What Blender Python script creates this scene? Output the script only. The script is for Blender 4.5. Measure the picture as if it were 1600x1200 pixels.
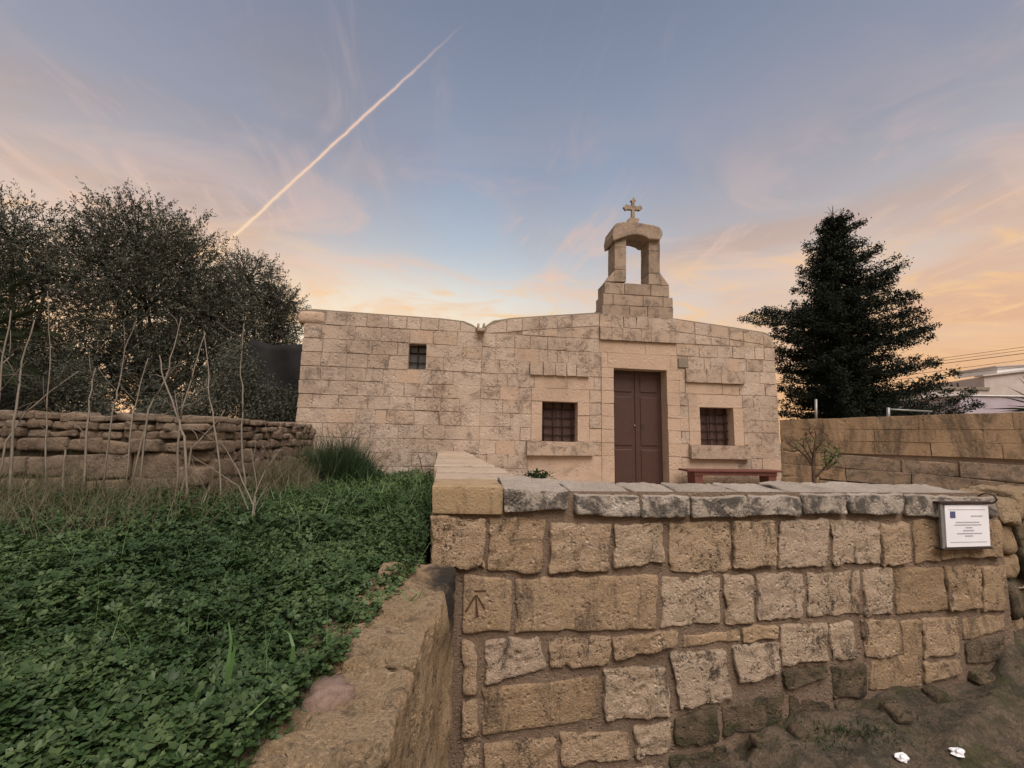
import bpy, math, random
import numpy as np
from mathutils import Vector, Matrix, noise

random.seed(7)
rng = np.random.default_rng(7)
for o in list(bpy.data.objects):
    bpy.data.objects.remove(o)
scene = bpy.context.scene
COL = scene.collection
R = math.radians

# ------------------------------------------------------------------ camera
EYE = 1.75
PITCH, ROLL, YAW, FPX = R(7.25), R(1.19), R(7.5), 650.0
cam_f = Vector((math.sin(YAW) * math.cos(PITCH), math.cos(YAW) * math.cos(PITCH), math.sin(PITCH)))
_r0 = Vector((math.cos(YAW), -math.sin(YAW), 0))
_u0 = _r0.cross(cam_f)
cam_r = _r0 * math.cos(ROLL) + _u0 * math.sin(ROLL)
cam_u = _u0 * math.cos(ROLL) - _r0 * math.sin(ROLL)
CAMP = Vector((0, 0, EYE))
cd = bpy.data.cameras.new('camera')
cam = bpy.data.objects.new('camera', cd)
COL.objects.link(cam)
cd.sensor_width = 36
cd.lens = 36 * FPX / 1600
cd.clip_start, cd.clip_end = 0.02, 4000
M = Matrix((cam_r, cam_u, -cam_f)).transposed().to_4x4()
M.translation = CAMP
cam.matrix_world = M
scene.camera = cam

# a photograph point -> a viewing direction -> its place on a plane of the real scene
def ray(px, py):
    return (cam_f * FPX + cam_r * (px - 800) - cam_u * (py - 600)).normalized()
def at(px, py, Y=None, X=None, Z=None, d=None):
    v = ray(px, py)
    if Y is not None: t = Y / v.y
    elif X is not None: t = X / v.x
    elif Z is not None: t = (Z - EYE) / v.z
    else: t = d / (v.x * math.sin(YAW) + v.y * math.cos(YAW))
    return CAMP + v * t

# ------------------------------------------------------------------ light and view
EXPO = 1.66
vs = scene.view_settings
vs.view_transform = 'Standard'
vs.look = 'None'
vs.exposure = EXPO
vs.gamma = 1.0
scene.render.resolution_x, scene.render.resolution_y = 1024, 768
scene.cycles.max_bounces = 4
scene.cycles.diffuse_bounces = 3
scene.cycles.use_denoising = True
scene.cycles.transparent_max_bounces = 8

sd = bpy.data.lights.new('sky_fill', 'SUN')  # soft lamp added from behind for skylight; the low sun lies ahead
sd.energy = 1.5
sd.angle = R(45)
sd.color = (1.0, 0.88, 0.79)
sky_fill = bpy.data.objects.new('sky_fill', sd)
COL.objects.link(sky_fill)
sky_fill.rotation_euler = Vector((-0.22, 1.0, -1.55)).to_track_quat('-Z', 'Y').to_euler()

def lin(c):
    return tuple((x / 12.92 if x <= 0.04045 else ((x + 0.055) / 1.055) ** 2.4) for x in [v / 255 for v in c])
def skyc(*c):                       # a colour as it appears in the picture -> sky radiance
    k = 2 ** -EXPO
    return tuple(v * k for v in lin(c)) + (1,)

class NT:
    def __init__(self, tree):
        self.t = tree
    def n(self, typ, **kw):
        nd = self.t.nodes.new(typ)
        for k, v in kw.items():
            setattr(nd, k, v)
        return nd
    def put(self, sock, val):
        if isinstance(val, bpy.types.NodeSocket): self.t.links.new(val, sock)
        elif val is not None: sock.default_value = val
    def math(self, op, a, b=None, clamp=False):
        nd = self.n('ShaderNodeMath', operation=op, use_clamp=clamp)
        self.put(nd.inputs[0], a)
        if b is not None: self.put(nd.inputs[1], b)
        return nd.outputs[0]
    def vmath(self, op, a, b=None):
        nd = self.n('ShaderNodeVectorMath', operation=op)
        self.put(nd.inputs[0], a)
        if b is not None: self.put(nd.inputs[1], b)
        return nd.outputs['Value'] if op in ('DOT_PRODUCT', 'LENGTH', 'DISTANCE') else nd.outputs[0]
    def step(self, v, lo, hi, a=0.0, b=1.0):
        nd = self.n('ShaderNodeMapRange', interpolation_type='SMOOTHSTEP')
        self.put(nd.inputs[0], v)
        for i, x in enumerate((lo, hi, a, b)): nd.inputs[i + 1].default_value = x
        return nd.outputs[0]
    def mix(self, f, a, b, blend='MIX'):
        nd = self.n('ShaderNodeMix', data_type='RGBA', blend_type=blend)
        self.put(nd.inputs[0], f); self.put(nd.inputs[6], a); self.put(nd.inputs[7], b)
        return nd.outputs[2]
    def noise(self, vec, scale, detail=4, rough=0.55, dist=0.0):
        nd = self.n('ShaderNodeTexNoise')
        self.put(nd.inputs['Vector'], vec)
        nd.inputs['Scale'].default_value = scale
        nd.inputs['Detail'].default_value = detail
        nd.inputs['Roughness'].default_value = rough
        nd.inputs['Distortion'].default_value = dist
        return nd.outputs[0]
    def ramp(self, v, pts):
        nd = self.n('ShaderNodeValToRGB')
        el = nd.color_ramp.elements
        while len(el) < len(pts): el.new(0.5)
        for e, (p, c) in zip(el, pts):
            e.position = p; e.color = c if len(c) == 4 else tuple(c) + (1,)
        self.put(nd.inputs[0], v)
        return nd.outputs[0]
    def mapping(self, vec, scale=(1, 1, 1), rot=(0, 0, 0), loc=(0, 0, 0)):
        nd = self.n('ShaderNodeMapping')
        self.put(nd.inputs[0], vec)
        nd.inputs[1].default_value = loc; nd.inputs[2].default_value = rot; nd.inputs[3].default_value = scale
        return nd.outputs[0]

world = bpy.data.worlds.new('World')
scene.world = world
world.use_nodes = True
wt = NT(world.node_tree)
world.node_tree.nodes.clear()
geo = wt.n('ShaderNodeTexCoord').outputs['Generated']
dirv = wt.vmath('NORMALIZE', geo)
sep = wt.n('ShaderNodeSeparateXYZ')
wt.put(sep.inputs[0], dirv)
zz = sep.outputs[2]
sky = wt.n('ShaderNodeTexSky', sky_type='NISHITA', sun_disc=False)
SUNH = ray(330, 660); SUNH.z = 0; SUNH.normalize()
sky.sun_elevation = R(1.0)
sky.sun_rotation = math.atan2(SUNH.x, SUNH.y)
base = wt.ramp(zz, [(0.0, skyc(240, 184, 134)), (0.13, skyc(242, 200, 156)), (0.23, skyc(250, 236, 214)), (0.31, skyc(226, 229, 228)),
                    (0.41, skyc(184, 203, 219)), (0.55, skyc(152, 170, 197)), (0.75, skyc(124, 136, 162)), (1.0, skyc(108, 119, 146))])
toSun = wt.vmath('DOT_PRODUCT', dirv, tuple(SUNH))
glow = wt.math('MULTIPLY', wt.step(toSun, 0.76, 0.99), wt.step(zz, 0.5, 0.12))
base = wt.mix(wt.math('MULTIPLY', glow, 0.75), base, skyc(255, 236, 206))
# high thin cloud on a level layer
den = wt.math('ADD', wt.math('MAXIMUM', zz, 0.0), 0.12)
comb = wt.n('ShaderNodeCombineXYZ')
wt.put(comb.inputs[0], wt.math('DIVIDE', sep.outputs[0], den))
wt.put(comb.inputs[1], wt.math('DIVIDE', sep.outputs[1], den))
cl = comb.outputs[0]
def along(vec, k):                                   # 1 near that part of the sky
    return wt.step(wt.vmath('DOT_PRODUCT', dirv, tuple(vec)), k, 1.0)
warp = wt.noise(wt.mapping(cl, (0.5, 0.5, 1), (0, 0, R(25)), (3.1, 0.7, 0)), 1.6, 4, 0.6, 0.7)
streak = wt.noise(wt.mapping(cl, (2.3, 0.75, 1), (0, 0, R(30)), (0.4, 0, 0)), 2.0, 4, 0.66, 1.3)
veil = wt.step(warp, 0.42, 0.66)
left = along(ray(20, 240), 0.74)
right = along(ray(1580, 500), 0.72)
top = along(ray(900, 150), 0.78)
vcol = wt.ramp(zz, [(0.0, skyc(238, 178, 128)), (0.17, skyc(236, 184, 144)), (0.32, skyc(224, 192, 172)), (0.44, skyc(190, 172, 168)), (0.56, skyc(156, 152, 163)), (0.8, skyc(126, 133, 153)), (1, skyc(112, 121, 146))])
amt = wt.math('ADD', wt.math('MULTIPLY', left, 0.9), wt.math('MULTIPLY', right, 0.95))
amt = wt.math('ADD', amt, wt.math('MULTIPLY', top, 0.28))
amt = wt.math('ADD', amt, wt.math('MULTIPLY', veil, 0.22))
amt = wt.math('MULTIPLY', amt, wt.math('ADD', wt.math('MULTIPLY', warp, 1.1), 0.32), clamp=True)
colr = wt.mix(amt, base, vcol)
glow2 = wt.math('MULTIPLY', along(ray(560, 590), 0.82), wt.step(zz, 0.42, 0.18))
colr = wt.mix(wt.math('MULTIPLY', glow2, 0.8), colr, skyc(255, 242, 216))
wcol = wt.ramp(zz, [(0.0, skyc(250, 194, 136)), (0.25, skyc(250, 208, 160)), (0.36, skyc(238, 204, 184)), (0.46, skyc(214, 190, 184)), (0.58, skyc(184, 172, 178)), (0.8, skyc(146, 148, 166)), (1, skyc(120, 126, 150))])
wisp = wt.math('MULTIPLY', wt.step(streak, 0.50, 0.72), wt.step(warp, 0.38, 0.60))
colr = wt.mix(wt.math('MULTIPLY', wisp, 0.85), colr, wcol)
soft = wt.noise(wt.mapping(cl, (0.8, 1.3, 1), (0, 0, R(55)), (2.2, 5.1, 0)), 2.0, 5, 0.6, 0.8)
colr = wt.mix(wt.math('MULTIPLY', wt.math('MULTIPLY', wt.step(soft, 0.47, 0.66), wt.step(zz, 0.72, 0.42)), 0.6), colr, wcol)
puff = wt.noise(wt.mapping(cl, (0.9, 1.7, 1), (0, 0, R(-12)), (1.7, 0.3, 0)), 2.3, 4, 0.62, 0.6)
lowc = wt.math('MULTIPLY', wt.step(puff, 0.50, 0.68), wt.math('MULTIPLY', wt.step(zz, 0.1, 0.2), wt.step(zz, 0.44, 0.3)))
colr = wt.mix(wt.math('MULTIPLY', lowc, 0.72), colr, skyc(252, 206, 152))
# the aircraft trail: a straight line across the sky
ta, tb = ray(352, 382), ray(735, 28)
tn = ta.cross(tb).normalized()
tdir = (tb - ta * tb.dot(ta)).normalized()
ang = wt.math('ARCTAN2', wt.vmath('DOT_PRODUCT', dirv, tuple(tdir)), wt.vmath('DOT_PRODUCT', dirv, tuple(ta)))
alen = math.acos(max(-1, min(1, ta.dot(tb))))
wav = wt.math('MULTIPLY', wt.math('SUBTRACT', wt.noise(dirv, 26, 2, 0.6), 0.5), 0.005)
off = wt.math('ABSOLUTE', wt.math('ADD', wt.vmath('DOT_PRODUCT', dirv, tuple(tn)), wav))
wid = wt.step(ang, 0.0, alen, 0.0034, 0.0026)
core = wt.step(wt.math('DIVIDE', off, wid), 1.0, 0.25)
halo = wt.math('MULTIPLY', wt.step(wt.math('DIVIDE', off, wid), 2.2, 0.3), 0.25)
fade = wt.math('MULTIPLY', wt.step(ang, alen * 1.02, alen * 0.62), wt.step(ang, -0.7, -0.3))
lump = wt.math('ADD', wt.math('MULTIPLY', wt.noise(dirv, 45, 3), 0.7), 0.5)
tr = wt.math('MULTIPLY', wt.math('MULTIPLY', wt.math('ADD', core, halo), fade), lump, clamp=True)
tcol = wt.ramp(wt.math('DIVIDE', ang, alen), [(0.0, skyc(255, 222, 184)), (0.5, skyc(242, 206, 186)), (1.0, skyc(206, 184, 184))])
colr = wt.mix(tr, colr, tcol)
skyn = wt.mix(1.0, sky.outputs[0], (0.10, 0.10, 0.10, 1), 'MULTIPLY')
colr = wt.mix(0.08, colr, skyn)
bg = wt.n('ShaderNodeBackground')
wt.put(bg.inputs[0], colr)
bg.inputs[1].default_value = 1.0
world.cycles.sampling_method = 'MANUAL'
world.cycles.sample_map_resolution = 256
wt.put(wt.n('ShaderNodeOutputWorld').inputs[0], bg.outputs[0])

# ------------------------------------------------------------------ materials
def newmat(name):
    m = bpy.data.materials.new(name)
    m.use_nodes = True
    m.node_tree.nodes.clear()
    t = NT(m.node_tree)
    b = t.n('ShaderNodeBsdfPrincipled')
    out = t.n('ShaderNodeOutputMaterial')
    t.put(out.inputs[0], b.outputs[0])
    b.inputs['Specular IOR Level'].default_value = 0.25
    return m, t, b
def bump(t, b, h, dist, strength=1.0):
    nd = t.n('ShaderNodeBump')
    nd.inputs['Strength'].default_value = strength
    nd.inputs['Distance'].default_value = dist
    t.put(nd.inputs['Height'], h)
    t.put(b.inputs['Normal'], nd.outputs[0])
def stone_mat(name, cols, stain=(0.06, 0.055, 0.045), stain_amt=0.55, lo=0.56, hi=0.74, scale=1.0, pit=0.012, pits=22, rand=0.5, moss=None, streak=False, patch=None, speck=0.5, top_fade=0.0, lichen=0.0):
    m, t, b = newmat(name)
    pos = t.n('ShaderNodeNewGeometry').outputs['Position']
    rnd = t.n('ShaderNodeObjectInfo').outputs['Random']
    big = t.noise(pos, 1.6 * scale, 3, 0.6)
    mid = t.noise(pos, 9 * scale, 4, 0.7, 0.4)
    rough = t.noise(pos, 34 * scale, 5, 0.78, 0.6)
    f = t.math('ADD', t.math('MULTIPLY', rnd, rand), t.math('MULTIPLY', big, 1.0 - rand))
    f = t.math('ADD', f, t.math('MULTIPLY', t.math('SUBTRACT', mid, 0.5), 0.7), clamp=True)
    n = len(cols)
    c = t.ramp(f, [(0.12 + 0.76 * i / max(1, n - 1), col) for i, col in enumerate(cols)])
    if patch:                                             # broad weathered areas
        c = t.mix(t.math('MULTIPLY', t.step(t.noise(pos, 0.95, 4, 0.65, 0.5), 0.47, 0.66), patch[1]), c, tuple(patch[0]) + (1,))
    # low grain darker; raised grain lightened as a painted highlight
    c = t.mix(t.math('MULTIPLY', t.step(rough, 0.47, 0.30), speck), c, t.mix(1.0, c, (0.36, 0.30, 0.25, 1), 'MULTIPLY'))
    c = t.mix(t.math('MULTIPLY', t.step(rough, 0.55, 0.72), speck * 0.7), c, t.mix(1.0, c, (1.30, 1.30, 1.30, 1), 'MULTIPLY'))
    sv = t.mapping(pos, (1.0, 1.0, 0.30)) if streak else pos
    s1 = t.noise(sv, 4.2 * scale, 5, 0.74, 0.5)
    sm = t.step(t.math('ADD', t.math('MULTIPLY', s1, 0.72), t.math('MULTIPLY', rough, 0.28)), lo - 0.03, hi - 0.05)
    k_ = t.math('MULTIPLY', sm, stain_amt)
    if top_fade:                                        # the stain fades out on upward-facing parts
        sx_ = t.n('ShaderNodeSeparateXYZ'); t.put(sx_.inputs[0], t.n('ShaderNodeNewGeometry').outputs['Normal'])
        k_ = t.math('MULTIPLY', k_, t.step(sx_.outputs[2], 0.35, 0.75, 1.0, 1.0 - top_fade))
    c = t.mix(k_, c, tuple(stain) + (1,))
    if lichen:                                           # clusters of small black lichen specks
        lm = t.math('MULTIPLY', t.step(t.noise(pos, 3.1 * scale, 3, 0.6), 0.48, 0.60), t.step(t.noise(pos, 26 * scale, 4, 0.7, 0.8), 0.51, 0.60))
        c = t.mix(t.math('MULTIPLY', lm, lichen), c, (0.055, 0.043, 0.034, 1))
    if moss:
        mm = t.step(t.noise(pos, 2.3 * scale, 4, 0.7), 0.5, 0.64)
        c = t.mix(t.math('MULTIPLY', mm, moss[1]), c, tuple(moss[0]) + (1,))
    t.put(b.inputs['Base Color'], c)
    b.inputs['Roughness'].default_value = 0.92
    vor = t.n('ShaderNodeTexVoronoi', feature='F1')
    t.put(vor.inputs['Vector'], pos)
    vor.inputs['Scale'].default_value = pits * scale
    hole = t.math('MULTIPLY', t.step(vor.outputs['Distance'], 0.45, 0.12), t.step(mid, 0.46, 0.60))
    h = t.math('ADD', t.math('MULTIPLY', rough, 1.3), t.math('MULTIPLY', mid, 0.9))
    h = t.math('SUBTRACT', h, t.math('MULTIPLY', hole, 0.8))
    bump(t, b, h, pit, 1.0)
    return m
def plain_mat(name, c1, c2, scale=6, rough=0.7, b_dist=0.003, spec=0.25, metal=0.0, rand=0.0):
    m, t, b = newmat(name)
    pos = t.n('ShaderNodeNewGeometry').outputs['Position']
    nz = t.noise(pos, scale, 6, 0.65, 0.3)
    f = t.step(nz, 0.3, 0.7)
    if rand:
        f = t.math('ADD', t.math('MULTIPLY', f, 1 - rand), t.math('MULTIPLY', t.n('ShaderNodeObjectInfo').outputs['Random'], rand))
    t.put(b.inputs['Base Color'], t.mix(f, tuple(c1) + (1,), tuple(c2) + (1,)))
    b.inputs['Roughness'].default_value = rough
    b.inputs['Specular IOR Level'].default_value = spec
    b.inputs['Metallic'].default_value = metal
    if b_dist: bump(t, b, t.noise(pos, scale * 8, 5, 0.7), b_dist)
    return m
def leaf_mat(name, c1, c2, c3, rough=0.55, trans=0.25, spec=0.3, patch=1.4):
    m, t, b = newmat(name)
    g = t.n('ShaderNodeNewGeometry')
    rp = g.outputs['Random Per Island']
    nz = t.noise(g.outputs['Position'], patch, 4, 0.6)
    f = t.math('ADD', t.math('MULTIPLY', rp, 0.55), t.math('MULTIPLY', t.step(nz, 0.3, 0.7), 0.45))
    c = t.ramp(f, [(0.1, c1), (0.5, c2), (0.92, c3)])
    t.put(b.inputs['Base Color'], c)
    b.inputs['Roughness'].default_value = rough
    b.inputs['Specular IOR Level'].default_value = spec
    if trans:
        tl = t.n('ShaderNodeBsdfTranslucent')
        t.put(tl.inputs[0], c)
        mx = t.n('ShaderNodeMixShader')
        mx.inputs[0].default_value = trans
        t.put(mx.inputs[1], b.outputs[0]); t.put(mx.inputs[2], tl.outputs[0])
        out = [n for n in m.node_tree.nodes if n.type == 'OUTPUT_MATERIAL'][0]
        t.put(out.inputs[0], mx.outputs[0])
    return m

MT = {}
MT['chapel'] = stone_mat('chapel_limestone', [(0.36, 0.255, 0.175), (0.42, 0.32, 0.24), (0.395, 0.315, 0.25), (0.45, 0.355, 0.28), (0.46, 0.38, 0.31)],
                         stain=(0.12, 0.088, 0.07), stain_amt=0.7, lo=0.52, hi=0.69, scale=0.9, pit=0.013, pits=15, rand=0.40, patch=((0.27, 0.20, 0.15), 0.5), speck=0.55, lichen=0.55)
MT['chapel_smooth'] = stone_mat('dressed_limestone', [(0.38, 0.27, 0.19), (0.42, 0.31, 0.23), (0.42, 0.32, 0.248)],
                         stain=(0.15, 0.11, 0.085), stain_amt=0.45, lo=0.54, hi=0.74, scale=0.9, pit=0.010, pits=15, rand=0.3, patch=((0.30, 0.22, 0.165), 0.45), speck=0.4)
MT['chapel_dark'] = stone_mat('lichened_limestone', [(0.33, 0.25, 0.19), (0.40, 0.305, 0.23), (0.44, 0.34, 0.265)],
                         stain=(0.10, 0.08, 0.064), stain_amt=0.7, lo=0.49, hi=0.67, scale=1.6, pit=0.014, pits=15, rand=0.3)
MT['chapel_mortar'] = stone_mat('chapel_mortar', [(0.24, 0.175, 0.13), (0.34, 0.255, 0.19), (0.38, 0.29, 0.22)], stain=(0.10, 0.075, 0.06), stain_amt=0.6, lo=0.5, hi=0.66, pit=0.012)
MT['roof'] = stone_mat('roof_screed', [(0.16, 0.13, 0.10), (0.24, 0.20, 0.155)], stain_amt=0.6, pit=0.01)
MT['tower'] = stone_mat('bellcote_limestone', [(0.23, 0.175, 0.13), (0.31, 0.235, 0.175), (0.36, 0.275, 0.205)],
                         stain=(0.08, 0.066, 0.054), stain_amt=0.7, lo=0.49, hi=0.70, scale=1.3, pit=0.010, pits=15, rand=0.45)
MT['wall'] = stone_mat('weathered_wall_stone', [(0.50, 0.345, 0.21), (0.65, 0.48, 0.32), (0.58, 0.41, 0.265), (0.71, 0.55, 0.40), (0.67, 0.51, 0.38)],
                       stain=(0.07, 0.055, 0.042), stain_amt=0.8, lo=0.55, hi=0.67, scale=2.2, pit=0.042, pits=16, rand=0.7, streak=True, speck=0.85, lichen=0.85)
MT['wall_ochre'] = stone_mat('ochre_wall_stone', [(0.34, 0.235, 0.14), (0.44, 0.31, 0.19), (0.50, 0.365, 0.24)],
                       stain=(0.10, 0.072, 0.05), stain_amt=0.7, lo=0.52, hi=0.68, scale=2.0, pit=0.022, pits=16, rand=0.4, streak=True, speck=0.6, lichen=0.6)
MT['wall_dark'] = stone_mat('mossy_wall_stone', [(0.12, 0.085, 0.055), (0.20, 0.15, 0.10), (0.26, 0.19, 0.12)],
                       stain=(0.035, 0.032, 0.022), stain_amt=0.8, lo=0.48, hi=0.66, scale=2.2, pit=0.03, pits=16, rand=0.5, moss=((0.06, 0.07, 0.025), 0.5))
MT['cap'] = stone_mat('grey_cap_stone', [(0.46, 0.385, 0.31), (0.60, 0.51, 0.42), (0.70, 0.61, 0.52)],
                       stain=(0.06, 0.053, 0.047), stain_amt=0.85, lo=0.46, hi=0.62, scale=2.0, pit=0.035, pits=16, rand=0.35, speck=0.65, top_fade=0.85)
MT['cap_new'] = stone_mat('yellow_cap_stone', [(0.32, 0.225, 0.125), (0.36, 0.265, 0.16), (0.38, 0.295, 0.20)],
                       stain=(0.12, 0.09, 0.05), stain_amt=0.7, lo=0.54, hi=0.69, scale=2.2, pit=0.008, pits=16, rand=0.45, streak=True, speck=0.3)
MT['slab'] = stone_mat('pale_cap_slab', [(0.34, 0.255, 0.175), (0.39, 0.30, 0.22), (0.42, 0.335, 0.255)], stain=(0.15, 0.115, 0.08), stain_amt=0.6, lo=0.54, hi=0.7, scale=2.0, pit=0.008, pits=16, rand=0.5, speck=0.35)
MT['mortar'] = stone_mat('brown_mortar', [(0.20, 0.138, 0.095), (0.27, 0.192, 0.135), (0.32, 0.235, 0.17)], stain_amt=0.45, pit=0.025, scale=2.0, speck=0.6)
MT['kerb'] = stone_mat('honeycombed_stone', [(0.47, 0.32, 0.18), (0.60, 0.43, 0.26), (0.67, 0.505, 0.33)],
                       stain=(0.10, 0.07, 0.045), stain_amt=0.65, lo=0.53, hi=0.69, scale=2.6, pit=0.05, pits=11, rand=0.3, speck=0.85, lichen=0.5)
MT['burnt'] = stone_mat('blackened_stone', [(0.09, 0.085, 0.08), (0.19, 0.155, 0.12), (0.32, 0.24, 0.165)], stain=(0.03, 0.03, 0.032), stain_amt=0.8, lo=0.5, hi=0.64, pit=0.03, scale=2.4)
def soot_mat():
    m = MT['kerb'].copy(); m.name = 'soot_marked_stone'
    t = NT(m.node_tree)
    b = [n for n in m.node_tree.nodes if n.type == 'BSDF_PRINCIPLED'][0]
    src = b.inputs['Base Color'].links[0].from_socket
    pos = t.n('ShaderNodeNewGeometry').outputs['Position']
    d = t.vmath('DISTANCE', t.vmath('MULTIPLY', pos, (1.0, 0.85, 0.75)), (0.02, 2.24 * 0.85, 0.97 * 0.75))
    k = t.math('ADD', d, t.math('MULTIPLY', t.math('SUBTRACT', t.noise(pos, 14, 4, 0.65), 0.5), 0.22))
    t.put(b.inputs['Base Color'], t.mix(t.math('MULTIPLY', t.step(k, 0.22, 0.09), 0.92), src, (0.035, 0.034, 0.036, 1)))
    return m
MT['soot'] = soot_mat()
MT['pink'] = plain_mat('pink_cement', (0.28, 0.19, 0.145), (0.40, 0.285, 0.225), 30, 0.95, 0.012)
MT['rubble'] = stone_mat('field_wall_stone', [(0.19, 0.135, 0.095), (0.27, 0.20, 0.14), (0.25, 0.195, 0.15)],
                       stain=(0.06, 0.05, 0.04), stain_amt=0.75, lo=0.48, hi=0.68, scale=1.6, pit=0.022, pits=15, rand=0.6)  # darkened to put the shade of the trees into the colour
MT['court'] = stone_mat('court_wall_block', [(0.26, 0.175, 0.105), (0.31, 0.215, 0.13), (0.36, 0.255, 0.165)],
                       stain=(0.075, 0.058, 0.042), stain_amt=0.85, lo=0.46, hi=0.66, scale=0.9, pit=0.016, pits=12, rand=0.4, streak=True)
MT['plinth'] = stone_mat('pale_plinth_stone', [(0.27, 0.195, 0.13), (0.36, 0.27, 0.195), (0.31, 0.23, 0.16)], stain_amt=0.7, lo=0.46, hi=0.68, pit=0.03, scale=1.4, rand=0.4)
MT['street'] = stone_mat('street_bedrock', [(0.10, 0.073, 0.05), (0.21, 0.16, 0.112), (0.30, 0.23, 0.165)], stain=(0.04, 0.042, 0.03), stain_amt=0.7, lo=0.45, hi=0.65,
                       pit=0.04, scale=1.5, pits=9, rand=0.0, moss=((0.075, 0.078, 0.025), 0.7))
MT['paving'] = stone_mat('courtyard_paving', [(0.36, 0.28, 0.20), (0.44, 0.35, 0.26)], pit=0.008, rand=0.0)
MT['soil'] = plain_mat('dark_soil', (0.03, 0.024, 0.015), (0.06, 0.05, 0.03), 8, 0.95, 0.02)
MT['field'] = plain_mat('dry_field', (0.10, 0.08, 0.05), (0.14, 0.12, 0.06), 0.6, 0.95, 0.02)
MT['door'] = plain_mat('brown_paint', (0.046, 0.022, 0.018), (0.058, 0.028, 0.022), 14, 0.5, 0.0008, 0.35)
MT['bench'] = plain_mat('red_brown_paint', (0.10, 0.036, 0.030), (0.13, 0.050, 0.040), 14, 0.55, 0.001, 0.3)
MT['iron'] = plain_mat('dark_iron', (0.022, 0.014, 0.013), (0.045, 0.026, 0.022), 30, 0.6, 0.001)
MT['steel'] = plain_mat('grey_galvanised', (0.16, 0.16, 0.16), (0.26, 0.26, 0.25), 30, 0.45, 0.0005, 0.5, 0.4)
MT['shutter'] = plain_mat('brown_shutter', (0.052, 0.028, 0.024), (0.075, 0.042, 0.035), 20, 0.6, 0.001)
MT['glass'] = plain_mat('dark_pane', (0.05, 0.055, 0.065), (0.075, 0.08, 0.09), 5, 0.25, 0, 0.5)
MT['white'] = plain_mat('sign_white', (0.66, 0.66, 0.70), (0.72, 0.72, 0.75), 4, 0.35, 0, 0.4)
MT['navy'] = plain_mat('sign_navy', (0.04, 0.05, 0.14), (0.10, 0.11, 0.22), 120, 0.4, 0)
MT['print'] = plain_mat('sign_print', (0.20, 0.20, 0.22), (0.50, 0.50, 0.53), 400, 0.5, 0)
MT['paper'] = plain_mat('white_paper', (0.62, 0.62, 0.64), (0.74, 0.74, 0.75), 10, 0.8, 0.002)
MT['stalk'] = plain_mat('dry_stalk', (0.10, 0.082, 0.062), (0.19, 0.16, 0.125), 9, 0.85, 0.004, rand=0.4)
MT['bark'] = plain_mat('bark', (0.035, 0.027, 0.02), (0.075, 0.058, 0.042), 9, 0.9, 0.02)
MT['twig'] = plain_mat('dark_twig', (0.05, 0.032, 0.022), (0.09, 0.06, 0.04), 9, 0.9, 0.004)
MT['clover'] = leaf_mat('clover_leaf', (0.016, 0.035, 0.010), (0.037, 0.069, 0.021), (0.088, 0.125, 0.045), 0.5, 0.18, 0.28)
MT['grass'] = leaf_mat('grass_blade', (0.05, 0.105, 0.03), (0.085, 0.16, 0.05), (0.16, 0.23, 0.095), 0.5, 0.25)
MT['drygrass'] = leaf_mat('dry_grass', (0.07, 0.07, 0.035), (0.12, 0.105, 0.06), (0.20, 0.165, 0.11), 0.8, 0.2)
MT['bush'] = leaf_mat('bush_leaf', (0.015, 0.03, 0.012), (0.026, 0.048, 0.018), (0.05, 0.075, 0.03), 0.6, 0.15)
MT['olive'] = leaf_mat('olive_leaf', (0.034, 0.037, 0.026), (0.058, 0.062, 0.043), (0.098, 0.10, 0.072), 0.6, 0.12)
MT['conifer'] = leaf_mat('conifer_needles', (0.006, 0.010, 0.007), (0.011, 0.017, 0.011), (0.022, 0.028, 0.016), 0.7, 0.0, 0.1)
MT['palm'] = leaf_mat('palm_leaf', (0.022, 0.030, 0.016), (0.035, 0.05, 0.025), (0.06, 0.075, 0.04), 0.5, 0.15)
MT['shrub'] = leaf_mat('shrub_leaf', (0.05, 0.075, 0.018), (0.08, 0.11, 0.03), (0.13, 0.14, 0.045), 0.5, 0.2)
MT['net'] = plain_mat('black_shade_net', (0.010, 0.010, 0.010), (0.018, 0.017, 0.017), 3, 0.9, 0.0)
MT['house'] = plain_mat('house_render', (0.40, 0.34, 0.31), (0.47, 0.40, 0.37), 1.5, 0.9, 0.003)
MT['house_lilac'] = plain_mat('lilac_render', (0.34, 0.29, 0.33), (0.40, 0.34, 0.38), 1.5, 0.9, 0.003)
MT['tank'] = plain_mat('white_roof_box', (0.62, 0.62, 0.62), (0.7, 0.7, 0.7), 2, 0.8, 0)
MT['wire'] = plain_mat('black_wire', (0.02, 0.016, 0.015), (0.03, 0.025, 0.022), 2, 0.7, 0)
MT['cut_shade'] = plain_mat('groove_shade', (0.05, 0.028, 0.018), (0.08, 0.045, 0.028), 60, 0.95, 0)  # dark brown standing in for shade inside the cut mark

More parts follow.
